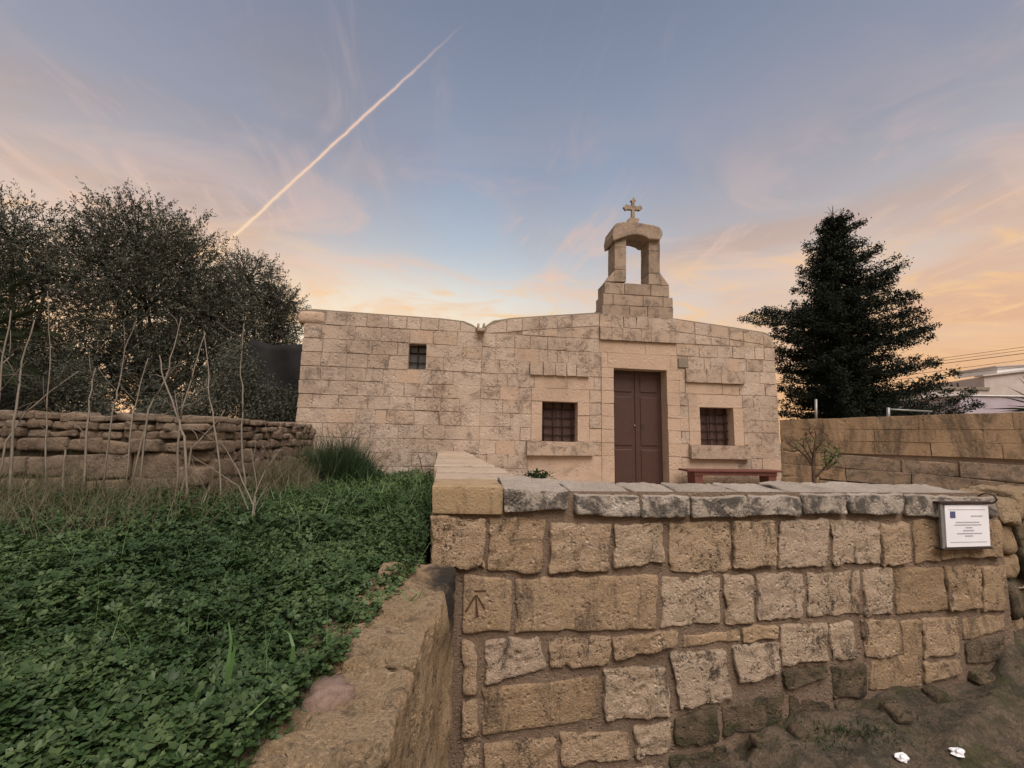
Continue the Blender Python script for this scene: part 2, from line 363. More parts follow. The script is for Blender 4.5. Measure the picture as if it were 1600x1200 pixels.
# ------------------------------------------------------------------ object helpers
def link(o, parent=None):
    COL.objects.link(o)
    if parent:
        o.parent = parent
        o.matrix_parent_inverse = Matrix.Identity(4)
    return o
def tag(o, label=None, cat=None, group=None, kind=None):
    if label: o['label'] = label
    if cat: o['category'] = cat
    if group: o['group'] = group
    if kind: o['kind'] = kind
    return o
def thing(name, loc, label, cat, group=None):
    e = bpy.data.objects.new(name, None)
    e.location = loc
    e.empty_display_size = 0.1
    link(e)
    return tag(e, label, cat, group)
def origin(parent):
    v = Vector((0, 0, 0))
    while parent is not None:
        v += parent.location
        parent = parent.parent
    return v
def mesh(name, verts, faces, mat, parent=None, smooth=False):
    """verts in world space; the object's own origin is set to the foot of its bounding box"""
    a = np.asarray([tuple(v) for v in verts], dtype=float)
    c = Vector(((a[:, 0].min() + a[:, 0].max()) / 2, (a[:, 1].min() + a[:, 1].max()) / 2, a[:, 2].min()))
    me = bpy.data.meshes.new(name)
    me.from_pydata([tuple(p) for p in (a - np.array(c))], [], faces)
    me.materials.append(mat)
    if smooth: me.polygons.foreach_set('use_smooth', [True] * len(me.polygons))
    me.update()
    o = bpy.data.objects.new(name, me)
    o.location = c - origin(parent)
    return link(o, parent)
def fastmesh(name, V, F, mat, parent=None, smooth=False):
    V = np.asarray(V, dtype=np.float32); F = np.asarray(F, dtype=np.int32)
    k = F.shape[1]
    c = np.array([(V[:, 0].min() + V[:, 0].max()) / 2, (V[:, 1].min() + V[:, 1].max()) / 2, V[:, 2].min()], dtype=np.float32)
    me = bpy.data.meshes.new(name)
    me.vertices.add(len(V)); me.vertices.foreach_set('co', (V - c).ravel())
    me.loops.add(F.size); me.loops.foreach_set('vertex_index', F.ravel())
    me.polygons.add(len(F)); me.polygons.foreach_set('loop_start', np.arange(0, F.size, k, dtype=np.int32))
    me.polygons.foreach_set('loop_total', np.full(len(F), k, dtype=np.int32))
    if smooth: me.polygons.foreach_set('use_smooth', np.ones(len(F), dtype=bool))
    me.materials.append(mat)
    me.update(calc_edges=True)
    o = bpy.data.objects.new(name, me)
    o.location = Vector(c.tolist()) - origin(parent)
    return link(o, parent)

def ticks(n, size, r):
    e = min(0.3, r / max(size, 1e-6))
    inner = [e + (1 - 2 * e) * i / n for i in range(n + 1)]
    return [0.0, e * 0.35] + inner + [1 - e * 0.35, 1.0] if n > 3 else [0.0] + inner + [1.0]
def block(name, quad, back, mat, parent, r=0.015, n=(1, 1, 1), amp=0.004, freq=5.0, edge=0.0, seed=None, closed=False, smooth=True, pitted=0.0, dents=()):
    """a stone: the four corners of its front (BL, BR, TR, TL), pushed back by a vector; rounded, uneven"""
    BL, BR, TR, TL = [Vector(q) for q in quad]
    back = Vector(back)
    W = ((BR - BL).length + (TR - TL).length) / 2; H = ((TL - BL).length + (TR - BR).length) / 2; D = back.length
    r = min(r, 0.3 * min(W, H))
    sd_ = Vector((random.uniform(-50, 50),) * 1 + (random.uniform(-50, 50), random.uniform(-50, 50)))
    us, vs_, ws = ticks(n[0], W, r), ticks(n[1], H, r), [0.0] + ([min(0.3, r * 0.35 / D)] if n[0] > 3 else []) + [min(0.35, r / D) + (1 - min(0.35, r / D)) * i / n[2] for i in range(n[2] + 1)]
    aU = ((BR - BL) + (TR - TL)).normalized(); aV = ((TL - BL) + (TR - BR)).normalized(); aN = back.normalized()
    idx, verts = {}, []
    def vid(i, j, k):
        key = (i, j, k)
        if key in idx: return idx[key]
        p = [(us[i] - 0.5) * W, (vs_[j] - 0.5) * H, (ws[k] - 0.5) * D]
        h = [W / 2, H / 2, D / 2]
        q = [max(-h[0] + r, min(h[0] - r, p[0])), max(-h[1] + r, min(h[1] - r, p[1])), max(-h[2] + r, p[2])]
        if closed: q[2] = min(h[2] - r, q[2])
        d = Vector((p[0] - q[0], p[1] - q[1], p[2] - q[2]))
        if d.length > 1e-9:
            d.normalize()
            p = [q[a] + d[a] * r for a in range(3)]
        u, v, w = p[0] / W + 0.5, p[1] / H + 0.5, p[2] / D + 0.5
        P = (BL * (1 - u) + BR * u) * (1 - v) + (TL * (1 - u) + TR * u) * v + back * w
        nv = aU * d[0] + aV * d[1] + aN * d[2]
        s = P * freq + sd_
        f = noise.noise(s) + 0.5 * noise.noise(s * 2.3) + 0.3 * noise.noise(s * 5.1)
        P = P + nv * amp * f
        if pitted:
            vd = noise.voronoi(P * 26 + sd_)[0][0]
            mk = max(0.0, min(1.0, 0.5 + 1.6 * noise.noise(P * 7 + sd_)))
            P = P - nv * pitted * mk * max(0.0, 1 - vd / 0.55)
        for dc, dr_, dd_ in dents:
            rv = P - dc; rv = rv - aN * rv.dot(aN)
            if d[2] < -0.7: P = P + aN * dd_ * max(0.0, 1 - (rv.length / dr_) ** 2) ** 0.6
        if edge:
            s2 = P * (freq * 0.6) + sd_ * 1.7
            P = P + (aU * noise.noise(s2) + aV * noise.noise(s2 + Vector((9, 4, 2)))) * edge
        idx[key] = len(verts); verts.append(P)
        return idx[key]
    faces = []
    I, J, K = len(us) - 1, len(vs_) - 1, len(ws) - 1
    for i in range(I):
        for j in range(J):
            faces.append((vid(i, j, 0), vid(i + 1, j, 0), vid(i + 1, j + 1, 0), vid(i, j + 1, 0)))
            if closed: faces.append((vid(i, j, K), vid(i, j + 1, K), vid(i + 1, j + 1, K), vid(i + 1, j, K)))
    for k in range(K):
        for i in range(I):
            faces.append((vid(i, 0, k), vid(i, 0, k + 1), vid(i + 1, 0, k + 1), vid(i + 1, 0, k)))
            faces.append((vid(i, J, k), vid(i + 1, J, k), vid(i + 1, J, k + 1), vid(i, J, k + 1)))
        for j in range(J):
            faces.append((vid(0, j, k), vid(0, j + 1, k), vid(0, j + 1, k + 1), vid(0, j, k + 1)))
            faces.append((vid(I, j, k), vid(I, j, k + 1), vid(I, j + 1, k + 1), vid(I, j + 1, k)))
    return mesh(name, verts, faces, mat, parent, smooth)
def boxq(x0, x1, z0, z1, y):
    return [(x0, y, z0), (x1, y, z0), (x1, y, z1), (x0, y, z1)]
def box(name, x0, x1, y0, y1, z0, z1, mat, parent=None, r=0.004):
    return block(name, boxq(x0, x1, z0, z1, y0), (0, y1 - y0, 0), mat, parent, r=r, amp=0, closed=True, smooth=False)
def tube_data(pts, radii, sides=6):
    V, F = [], []
    pts = [Vector(p) for p in pts]
    for i, p in enumerate(pts):
        t = (pts[min(i + 1, len(pts) - 1)] - pts[max(i - 1, 0)]).normalized()
        a = t.cross(Vector((0.31, 0.9, 0.17)))
        if a.length < 0.05: a = t.cross(Vector((1, 0, 0)))
        a.normalize(); b = t.cross(a)
        for s in range(sides):
            an = 2 * math.pi * s / sides
            V.append(p + (a * math.cos(an) + b * math.sin(an)) * radii[i])
    for i in range(len(pts) - 1):
        for s in range(sides):
            s2 = (s + 1) % sides
            F.append((i * sides + s, i * sides + s2, (i + 1) * sides + s2, (i + 1) * sides + s))
    F.append(tuple(range(sides))[::-1]); F.append(tuple((len(pts) - 1) * sides + s for s in range(sides)))
    return V, F
def tubes(name, lst, mat, parent=None, sides=6):
    V, F = [], []
    for pts, rad in lst:
        v, f = tube_data(pts, rad, sides)
        k = len(V)
        V += v; F += [tuple(i + k for i in q) for q in f]
    return mesh(name, V, F, mat, parent, True)
def blades(roots, dirs, lens, widths, bend, segs=3):
    """many grass blades as tapering ribbons: roots Nx3, dirs Nx3 (unit), bend Nx3 added quadratically"""
    N = len(roots)
    side = np.cross(dirs, rng.normal(size=(N, 3))); side /= np.linalg.norm(side, axis=1)[:, None] + 1e-9
    V = np.zeros((N, (segs + 1) * 2, 3)); 
    for s in range(segs + 1):
        t = s / segs
        c = roots + dirs * (lens * t)[:, None] + bend * (t * t)
        w = (widths * (1 - 0.92 * t))[:, None] * 0.5
        V[:, 2 * s] = c - side * w; V[:, 2 * s + 1] = c + side * w
    b = (np.arange(N) * (segs + 1) * 2)[:, None, None]
    q = np.array([[2 * s, 2 * s + 1, 2 * s + 3, 2 * s + 2] for s in range(segs)])[None]
    return V.reshape(-1, 3), (q + b).reshape(-1, 4)
def leafquads(C, L, Wd, flat=0.0, axis=None):
    """many small leaves, each a pointed four-sided blade, at random attitudes"""
    N = len(C)
    a = rng.normal(size=(N, 3)); a[:, 2] *= (1 - flat)
    if axis is not None: a = axis + 0.55 * a
    a /= np.linalg.norm(a, axis=1)[:, None]
    b = np.cross(a, rng.normal(size=(N, 3))); b /= np.linalg.norm(b, axis=1)[:, None]
    l = (L * rng.uniform(0.6, 1.3, N))[:, None]; w = (Wd * rng.uniform(0.7, 1.3, N))[:, None]
    V = np.stack([C, C + a * l * 0.5 + b * w * 0.5, C + a * l, C + a * l * 0.5 - b * w * 0.5], 1)
    return V.reshape(-1, 3), (np.arange(N)[:, None] * 4 + np.arange(4)[None])

# ================================================================== THE SETTING
def grid_sheet(name, x0, x1, y0, y1, step, zf, mat):
    nx, ny = int((x1 - x0) / step) + 1, int((y1 - y0) / step) + 1
    V = [(x0 + (x1 - x0) * i / (nx - 1), y0 + (y1 - y0) * j / (ny - 1)) for j in range(ny) for i in range(nx)]
    V = [(x, y, zf(x, y)) for x, y in V]
    F = [(j * nx + i, j * nx + i + 1, (j + 1) * nx + i + 1, (j + 1) * nx + i) for j in range(ny - 1) for i in range(nx - 1)]
    o = fastmesh(name, V, F, mat, None, True)
    return tag(o, kind='structure')
def street_z(x, y):
    p = Vector((x * 0.9, y * 0.9, 0.3))
    z = -0.27 + 0.178 * max(-1.5, min(x, 6)) + 0.05 * noise.noise(p) + 0.03 * noise.noise(p * 2.7)
    rk = 1 - abs(noise.noise(Vector((x * 1.1 + 3, y * 2.0 - x * 0.8, 5)))) * 2
    z += 0.07 * max(0, rk) ** 2 * min(1, max(0, (x - 0.6) / 1.5))
    wv = Vector((x * 1.5 + 0.5 * noise.noise(p * 2), y * 2.6 + 0.7 * x + 0.5 * noise.noise(p * 2 + Vector((5, 5, 5))), 0.5))
    ds, ps = noise.voronoi(wv)
    z += 0.075 * noise.cell(ps[0] * 7.3) * min(1, max(0, (ds[1] - ds[0]) / 0.13)) - 0.035
    z += 0.012 * noise.noise(p * 9) + 0.007 * noise.noise(p * 21)
    if y > 1.9: z += (y - 1.9) * 0.10
    return z
grid_sheet('street', -1.2, 7.5, -1.5, 2.7, 0.035, street_z, MT['street'])
o = mesh('ground', [(-900, -900, -0.6), (900, -900, -0.6), (900, 900, -0.6), (-900, 900, -0.6)], [(0, 1, 2, 3)], MT['field'])
tag(o, kind='structure')
o = mesh('field', [(-60, 7.3, 0.72), (90, 7.3, 0.72), (90, 160, 0.9), (-60, 160, 0.9)], [(0, 1, 2, 3)], MT['field'])
tag(o, kind='structure')
o = mesh('courtyard', [(0.1, 2.6, 0.76), (14, 2.6, 0.76), (14, 7.9, 0.76), (0.1, 7.9, 0.76)], [(0, 1, 2, 3)], MT['paving'])
tag(o, kind='structure')
def bed_z(x, y):
    return 0.95 + 0.05 * noise.noise(Vector((x * 0.8, y * 0.8, 1.0))) + 0.02 * noise.noise(Vector((x * 3, y * 3, 4.0)))
def bed_right(y):
    return -0.20 - 0.03 * max(0, y - 2.4) if y > 2.4 else -0.23 - 0.165 * (2.4 - y)
BED = []
ny, nx = 90, 60
for j in range(ny + 1):
    y = -0.6 + 8.3 * j / ny
    xr = bed_right(y) + 0.02
    for i in range(nx + 1):
        x = -9 + (xr + 9) * (i / nx) ** 0.6
        BED.append((x, y, bed_z(x, y)))
o = fastmesh('planting_bed', BED, [(j * (nx + 1) + i, j * (nx + 1) + i + 1, (j + 1) * (nx + 1) + i + 1, (j + 1) * (nx + 1) + i) for j in range(ny) for i in range(nx)], MT['soil'], None, True)
tag(o, kind='structure')

# ================================================================== THE CHAPEL
YC = 7.75
ZG = 0.76
XL, XR = -2.79, 6.55
ROWS = [0.66, 0.93, 1.18, 1.43, 1.68, 1.935, 2.185, 2.435, 2.685, 2.94, 3.19, 3.44, 3.70]
ROOF = [(-2.90, 3.93), (-2.66, 3.965), (-1.40, 3.94), (-0.34, 3.925), (0.08, 3.895), (0.26, 3.83), (0.345, 3.76), (0.46, 3.80), (0.62, 3.935), (1.0, 4.015), (1.75, 4.11), (2.69, 4.225),
        (4.33, 4.20), (4.84, 4.16), (5.7, 4.085), (6.35, 4.02), (6.47, 3.975), (6.6, 3.80)]
def roof_z(x):
    for (a, za), (b, zb) in zip(ROOF, ROOF[1:]):
        if x <= b: return za + (zb - za) * max(0, (x - a)) / (b - a)
    return ROOF[-1][1]
DOOR = (3.03, 4.13, 0.60, 3.135)
WINS = [(-0.92, -0.60, 2.955, 3.43), (1.61, 2.30, 1.68, 2.435), (4.82, 5.54, 1.665, 2.42)]
chapel = thing('chapel', (1.9, YC, ZG), 'low pale limestone wayside chapel with curved roofline, brown door and open bellcote', 'chapel')

# solid body behind the facing stones, with the openings left out
openings = [DOOR] + WINS
xs = sorted(set([XL + 0.02, XR - 0.02] + [v for o_ in openings for v in o_[:2]] + [XL + 0.02 + 0.1 * i for i in range(1, 93)]))
xs = [x for i, x in enumerate(xs) if i == 0 or x - xs[i - 1] > 1e-4]
V, F = [], []
def quad(a, b, c, d):
    k = len(V); V.extend([a, b, c, d]); F.append((k, k + 1, k + 2, k + 3))
yf, yb = YC + 0.011, 13.9
for a, b in zip(xs, xs[1:]):
    m = (a + b) / 2
    spans, z = [], 0.5
    for o_ in sorted([q for q in openings if q[0] < m < q[1]], key=lambda q: q[2]):
        spans.append((z, o_[2])); z = o_[3]
    for s in spans:
        if s[1] > s[0]: quad((a, yf, s[0]), (b, yf, s[0]), (b, yf, s[1]), (a, yf, s[1]))
    quad((a, yf, z), (b, yf, z), (b, yf, roof_z(b) - 0.03), (a, yf, roof_z(a) - 0.03))
    quad((a, yb, 0.5), (a, yb, roof_z(a)), (b, yb, roof_z(b)), (b, yb, 0.5))
for x in (xs[0], xs[-1]):
    quad((x, yf, 0.5), (x, yf, roof_z(x) - 0.03), (x, yb, roof_z(x) - 0.03), (x, yb, 0.5))
mesh('wall', V, F, MT['chapel_mortar'], chapel)
V, F = [], []
rx = [-2.88 + 0.08 * i for i in range(118)]
for a, b in zip(rx, rx[1:]):
    za, zb = roof_z(a) + 0.022, roof_z(b) + 0.022
    quad((a, YC + 0.012, za), (b, YC + 0.012, zb), (b, yb, zb + 0.02), (a, yb, za + 0.02))
    quad((a, YC + 0.012, za - 0.05), (b, YC + 0.012, zb - 0.05), (b, YC + 0.012, zb), (a, YC + 0.012, za))
mesh('roof', V, F, MT['roof'], chapel)

def facing(x0, x1, z0, z1, mat='chapel', proud=0.0, name='stone', top=None, dep=0.13, r=0.004, amp=0.005, n=(2, 1, 1)):
    g = random.choice((0.001, 0.003, 0.005, 0.007)) if mat == 'chapel' else 0.0022
    tilt = random.uniform(-0.005, 0.005)
    wb = lambda x_, z_: 0.016 * noise.noise(Vector((x_ * 0.9, z_ * 3.0, 2.0))) if mat == 'chapel' else 0.0
    y = YC - proud + random.uniform(-0.006, 0.006)
    t0, t1 = (z1, z1) if top is None else top
    sl = random.uniform(-0.012, 0.012) if mat == 'chapel' else 0
    q = [(x0 + g - sl, y, z0 + g + tilt + wb(x0, z0)), (x1 - g, y, z0 + g - tilt + wb(x1, z0)), (x1 - g, y + random.uniform(-.004, .004), t1 - g + wb(x1, z1)), (x0 + g + sl, y + random.uniform(-.004, .004), t0 - g + wb(x0, z1))]
    return block(name, q, (0, dep + proud, 0), MT[mat], chapel, r=r, n=n, amp=amp, freq=4, edge=0.008 if mat == 'chapel' else 0.002, smooth=False)

# dressed pieces round the openings: (x0, x1, z0, z1, material, how far proud)
D_, L_ = 'chapel_smooth', 'chapel_dark'
special = []
def piece(x0, x1, z0, z1, mat=D_, proud=0.004, name='stone'):
    special.append((x0, x1, z0, z1))
    facing(x0, x1, z0, z1, mat, proud, name, r=0.004, amp=0.002, dep=0.21)
for z0, z1 in zip(ROWS[:9], ROWS[1:10]):
    z1c = min(z1, 2.94)
    w = random.choice((0.0, 0.02))
    piece(2.775, 3.03, z0, z1c, proud=0.010)
    piece(4.13, 4.40, z0, z1c, proud=0.010)
special.append(DOOR)
piece(2.775, 3.03, 2.94, 3.135, proud=0.010); piece(4.13, 4.40, 2.94, 3.135, proud=0.010)
piece(2.775, 2.91, 3.135, 3.44, proud=0.008); piece(2.91, 4.22, 3.135, 3.44, proud=0.012, name='lintel'); piece(4.22, 4.37, 3.135, 3.44)
piece(2.745, 3.70, 3.44, 3.69, proud=0.0); piece(3.70, 4.365, 3.44, 3.69, proud=0.0)
xq = [2.745, 2.985, 3.21, 3.36, 3.60, 3.81, 4.365]
for a, b in zip(xq, xq[1:]): piece(a, b, 3.69, 3.945, L_, 0.05, 'hood_stone')
# plaque stone beside the door head
pq = facing(4.385, 4.60, 3.205, 3.40, 'roof', 0.012, 'plaque', r=0.006)
special.append((4.37, 4.60, 3.19, 3.44))
# left window dressing
piece(1.40, 2.535, 2.435, 2.685, name='lintel'); piece(1.40, 1.61, 1.68, 2.185); piece(1.40, 1.61, 2.185, 2.435)
piece(2.30, 2.535, 1.68, 2.185); piece(2.30, 2.535, 2.185, 2.435)
piece(1.45, 2.09, 2.685, 2.94, proud=0.0); piece(2.09, 2.63, 2.685, 2.94, proud=0.0)
for a, b in zip((1.35, 1.61, 1.85, 2.07, 2.27), (1.61, 1.85, 2.07, 2.27, 2.52)): piece(a, b, 2.925, 3.19, 'chapel', 0.05, 'hood_stone')
piece(1.31, 2.60, 1.42, 1.68, L_, 0.10, 'sill')
piece(1.35, 2.775, 0.93, 1.42, D_, 0.0)
# right window dressing
piece(4.58, 5.755, 2.42, 2.685, name='lintel'); piece(4.58, 4.82, 1.935, 2.185); piece(4.58, 4.82, 2.185, 2.42); piece(4.58, 4.82, 1.665, 1.935)
piece(5.54, 5.755, 1.665, 2.42)
piece(4.53, 5.33, 2.685, 2.91, proud=0.0); piece(5.33, 5.70, 2.685, 2.91, proud=0.0)
for a, b in zip((4.53, 4.97, 5.28), (4.97, 5.28, 5.81)): piece(a, b, 2.91, 3.19, L_, 0.05, 'hood_stone')
piece(4.555, 5.82, 1.40, 1.665, L_, 0.10, 'sill')
piece(4.40, 5.60, 1.18, 1.40, D_, 0.0)
special += WINS
# coursed facing stones everywhere else
def free(x0, x1, z0, z1):
    iv = [(x0, x1)]
    for a, b, c, d in special:
        if min(z1, d) - max(z0, c) > 0.09:
            nv = []
            for p, q in iv:
                if b <= p or a >= q: nv.append((p, q)); continue
                if a > p: nv.append((p, a))
                if b < q: nv.append((b, q))
            iv = nv
    return [(p, q) for p, q in iv if q - p > 0.03]
def course(x0, x1, z0, z1, wlo, whi, tops=None):
    for p, q in free(x0, x1, z0, z1):
        x = p
        while q - x > 1e-3:
            w = random.uniform(wlo, whi)
            if random.random() < 0.14: w *= 0.55
            if random.random() < 0.10: w *= 1.45
            e = x + w
            if q - e < wlo * 0.6: e = q
            zz0, zz1 = z0, z1
            for a, b, c, d in special:            # trim where a dressed piece cuts slightly into the course
                if a < (x + e) / 2 < b:
                    if c < zz1 - 1e-6 and c > (z0 + z1) / 2: zz1 = c
                    if d > zz0 + 1e-6 and d < (z0 + z1) / 2: zz0 = d
            mat = 'chapel'
            rr = random.random()
            if rr < 0.03: mat = 'chapel_dark'
            elif rr < 0.13: mat = 'chapel_smooth'
            if tops: facing(x, e, zz0 if callable(tops) is False else tops(x, 0), zz1, mat, top=(roof_z(x), roof_z(e)))
            else: facing(x, e, zz0, zz1, mat)
            x = e
for i, (z0, z1) in enumerate(zip(ROWS, ROWS[1:])):
    course(XL, 0.43, z0, z1, 0.30, 0.52)
    course(0.43, XR, z0, z1, 0.24, 0.42)
# the course under the roof edge, its top following the curve
blk = (2.69, 4.34)
def top_course(x0, x1):
    x = x0
    while x1 - x > 1e-3:
        e = x + random.uniform(0.26, 0.44)
        if x1 - e < 0.18: e = x1
        za, zb = roof_z(x), roof_z(e)
        lo_a, lo_b = max(3.70, za - 0.255), max(3.70, zb - 0.255)
        y = YC + random.uniform(-0.006, 0.004)
        g = 0.0055
        block('stone', [(x + g, y, lo_a + g), (e - g, y, lo_b + g), (e - g, y, zb - g), (x + g, y, za - g)], (0, 0.13, 0), MT['chapel'], chapel, r=0.006, n=(2, 1, 1), amp=0.005, freq=4, edge=0.004, smooth=False)
        if (lo_a + lo_b) / 2 - 3.70 > 0.07:
            block('stone', [(x + g, y, 3.70 + g), (e - g, y, 3.70 + g), (e - g, y, lo_b - g), (x + g, y, lo_a - g)], (0, 0.13, 0), MT['chapel'], chapel, r=0.006, n=(2, 1, 1), amp=0.005, freq=4, edge=0.004, smooth=False)
        x = e
top_course(-2.42, 0.30); top_course(0.50, 2.745); top_course(4.365, 6.30)
block('stone', boxq(-2.91, -2.43, 3.70, 3.955, YC - 0.012), (0, 0.4, 0), MT['chapel_smooth'], chapel, r=0.11, n=(4, 4, 2), amp=0.008, freq=4)
block('stone', [(6.31, YC, 3.706), (6.56, YC, 3.706), (6.50, YC, 3.94), (6.31, YC, 4.015)], (0, 0.2, 0), MT['chapel_dark'], chapel, r=0.03, n=(4, 4, 2), amp=0.008, freq=4)
x = 2.745
for w in (0.25, 0.24, 0.27, 0.25, 0.27, 0.34):
    e = min(x + w, 4.365)
    facing(x, e, 3.945, 4.215, 'chapel', 0.03)
    x = e
sp = box('rain_spout', 0.325, 0.47, YC - 0.16, YC + 0.2, 3.70, 3.765, MT['chapel_dark'], chapel, 0.01)
box('spout_cheek', 0.325, 0.365, YC - 0.155, YC + 0.2, 3.769, 3.845, MT['chapel_dark'], sp, 0.008)
box('spout_cheek', 0.43, 0.47, YC - 0.155, YC + 0.2, 3.769, 3.855, MT['chapel_dark'], sp, 0.008)

# windows: reveal, shutter or pane, iron grille
def window(x0, x1, z0, z1, nv, nh, pane):
    w = box('window', x0 - 0.02, x1 + 0.02, YC + 0.215, YC + 0.24, z0 - 0.02, z1 + 0.02, MT[pane], chapel, 0.002)
    t = 0.02
    def q4(a, b, c, d): return mesh('reveal', [a, b, c, d], [(0, 1, 2, 3)], MT['chapel_smooth'], w)
    ya, yb_ = YC + 0.02, YC + 0.214
    q4((x0 - .001, ya, z0), (x0 - .001, ya, z1), (x0 - .001, yb_, z1), (x0 - .001, yb_, z0))
    q4((x1 + .001, ya, z0), (x1 + .001, yb_, z0), (x1 + .001, yb_, z1), (x1 + .001, ya, z1))
    q4((x0, ya, z1 + .001), (x1, ya, z1 + .001), (x1, yb_, z1 + .001), (x0, yb_, z1 + .001))
    q4((x0, ya, z0 - .001), (x0, yb_, z0 - .001), (x1, yb_, z0 - .001), (x1, ya, z0 - .001))
    for i in range(nv):
        x = x0 + (x1 - x0) * (i + (1 if nv < 3 else 0.35)) / (nv + (1 if nv < 3 else -0.3))
        tubes('bar', [([(x, YC + 0.17, z0), (x, YC + 0.17, z1)], [0.011, 0.011])], MT['iron'], w, 6)
    for i in range(nh):
        z = z0 + (z1 - z0) * (i + 0.8) / (nh + 0.6)
        tubes('bar', [([(x0, YC + 0.185, z), (x1, YC + 0.185, z)], [0.011, 0.011])], MT['iron'], w, 6)
    if nv >= 3:
        box('mid_stile', (x0 + x1) / 2 - 0.025, (x0 + x1) / 2 + 0.025, YC + 0.198, YC + 0.2149, z0, z1, MT['shutter'], w, 0.003)
    return w
w1 = window(*WINS[0], 1, 2, 'glass'); w1['label'] = 'small upper window with two panes and iron bars'
w2 = window(*WINS[1], 4, 4, 'shutter'); w2['label'] = 'square barred window beside the door'
w3 = window(*WINS[2], 4, 4, 'shutter'); w3['label'] = 'square barred window above the bench'

# the double door
dx0, dx1, dz1 = DOOR[0], DOOR[1], DOOR[3]
door = box('door', dx0 - 0.03, dx1 + 0.03, YC + 0.26, YC + 0.28, ZG - 0.05, dz1 + 0.03, MT['door'], chapel, 0.002)
for a, b, c, d in (((dx0 - .001, YC + .02, .7), (dx0 - .001, YC + .02, dz1), (dx0 - .001, YC + .26, dz1), (dx0 - .001, YC + .26, .7)),
                   ((dx1 + .001, YC + .02, .7), (dx1 + .001, YC + .26, .7), (dx1 + .001, YC + .26, dz1), (dx1 + .001, YC + .02, dz1)),
                   ((dx0, YC + .02, dz1 + .001), (dx1, YC + .02, dz1 + .001), (dx1, YC + .26, dz1 + .001), (dx0, YC + .26, dz1 + .001))):
    mesh('reveal', [a, b, c, d], [(0, 1, 2, 3)], MT['chapel_smooth'], door)
mid = (dx0 + dx1) / 2
for s, (a, b) in enumerate(((dx0 + 0.004, mid - 0.004), (mid + 0.004, dx1 - 0.004))):
    leaf = box('door_leaf', a, b, YC + 0.235, YC + 0.259, ZG, dz1 - 0.004, MT['door'], door, 0.003)
    for za, zb in ((ZG + 0.12, 1.55), (1.63, 2.60), (2.70, dz1 - 0.07)):
        box('panel', a + 0.09, b - 0.09, YC + 0.222, YC + 0.2345, za, zb, MT['door'], door, 0.008)
box('cover_strip', mid - 0.022, mid + 0.022, YC + 0.215, YC + 0.2345, ZG, dz1 - 0.01, MT['door'], door, 0.006)
hx = at(995.5, 665, Y=YC + 0.2)
block('knob', boxq(mid - 0.058, mid - 0.028, hx.z - 0.015, hx.z + 0.015, YC + 0.19), (0, 0.03, 0), MT['steel'], door, r=0.012, n=(4, 4, 2), amp=0, closed=True)
box('lock_plate', mid + 0.10, mid + 0.16, YC + 0.214, YC + 0.2215, hx.z - 0.07, hx.z + 0.03, MT['iron'], door, 0.003)

# bellcote
bell = bpy.data.objects.new('bellcote', None)
bell.location = Vector((3.53, YC, 4.2)) - chapel.location
link(bell, chapel)
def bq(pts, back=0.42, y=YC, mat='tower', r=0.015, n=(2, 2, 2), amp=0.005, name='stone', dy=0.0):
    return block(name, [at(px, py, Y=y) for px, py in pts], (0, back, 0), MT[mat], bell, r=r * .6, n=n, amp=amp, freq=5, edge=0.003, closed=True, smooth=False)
def brow(xs_, y0a, y0b, y1a, y1b, **k):     # a course: pixel x joints, bottom and top pixel heights at both ends
    xa, xb = xs_[0], xs_[-1]
    f0 = lambda x: y0a + (y0b - y0a) * (x - xa) / (xb - xa)
    f1 = lambda x: y1a + (y1b - y1a) * (x - xa) / (xb - xa)
    for a, b in zip(xs_, xs_[1:]):
        bq([(a + .3, f0(a)), (b - .3, f0(b)), (b - .3, f1(b) + .5), (a + .3, f1(a) + .5)], **k)
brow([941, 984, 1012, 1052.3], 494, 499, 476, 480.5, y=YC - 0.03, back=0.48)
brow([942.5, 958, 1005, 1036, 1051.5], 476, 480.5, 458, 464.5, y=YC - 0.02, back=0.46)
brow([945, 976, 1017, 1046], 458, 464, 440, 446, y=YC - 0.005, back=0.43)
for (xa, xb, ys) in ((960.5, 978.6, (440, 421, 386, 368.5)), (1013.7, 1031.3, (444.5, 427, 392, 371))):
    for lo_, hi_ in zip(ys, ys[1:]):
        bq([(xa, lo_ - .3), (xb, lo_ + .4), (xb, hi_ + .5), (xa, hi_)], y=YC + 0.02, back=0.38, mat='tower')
def wedge(p):
    a = [at(px, py, Y=YC + 0.03) for px, py in p]
    b = [v + Vector((0, 0.36, 0)) for v in a]
    mesh('buttress', a + b, [(0, 1, 2), (5, 4, 3), (0, 3, 4, 1), (1, 4, 5, 2), (2, 5, 3, 0)], MT['tower'], bell)
wedge([(947, 439.5), (960.2, 439.8), (960.2, 422)])
wedge([(1031.6, 445), (1045.5, 446), (1031.6, 427)])
# arch stone and rounded cap as one profile pushed back
prof = [(958.5, 376), (957.5, 366), (960, 352), (964, 347.5), (982, 345.5), (1002, 348), (1022, 351.5), (1031, 354.5), (1035.5, 361), (1035.8, 367), (1031.5, 374.5), (1014, 373.5), (1010, 370), (1000, 366.8), (990, 366.3), (980, 368.3), (978, 369.4)]
front = [at(px, py, Y=YC - 0.06) for px, py in prof]
V = front + [v + Vector((0, 0.54, 0)) for v in front]
k = len(prof)
F = [tuple(range(k))[::-1], tuple(range(k, 2 * k))] + [(i, (i + 1) % k, k + (i + 1) % k, k + i) for i in range(k)]
capo = mesh('cap_stone', V, F, MT['tower'], bell)
bv = capo.modifiers.new('round', 'BEVEL'); bv.width = 0.02; bv.segments = 2; bv.limit_method = 'ANGLE'; bv.angle_limit = R(35)
ft = [(978, 347), (1001, 347.5), (999.5, 341), (981, 341)]
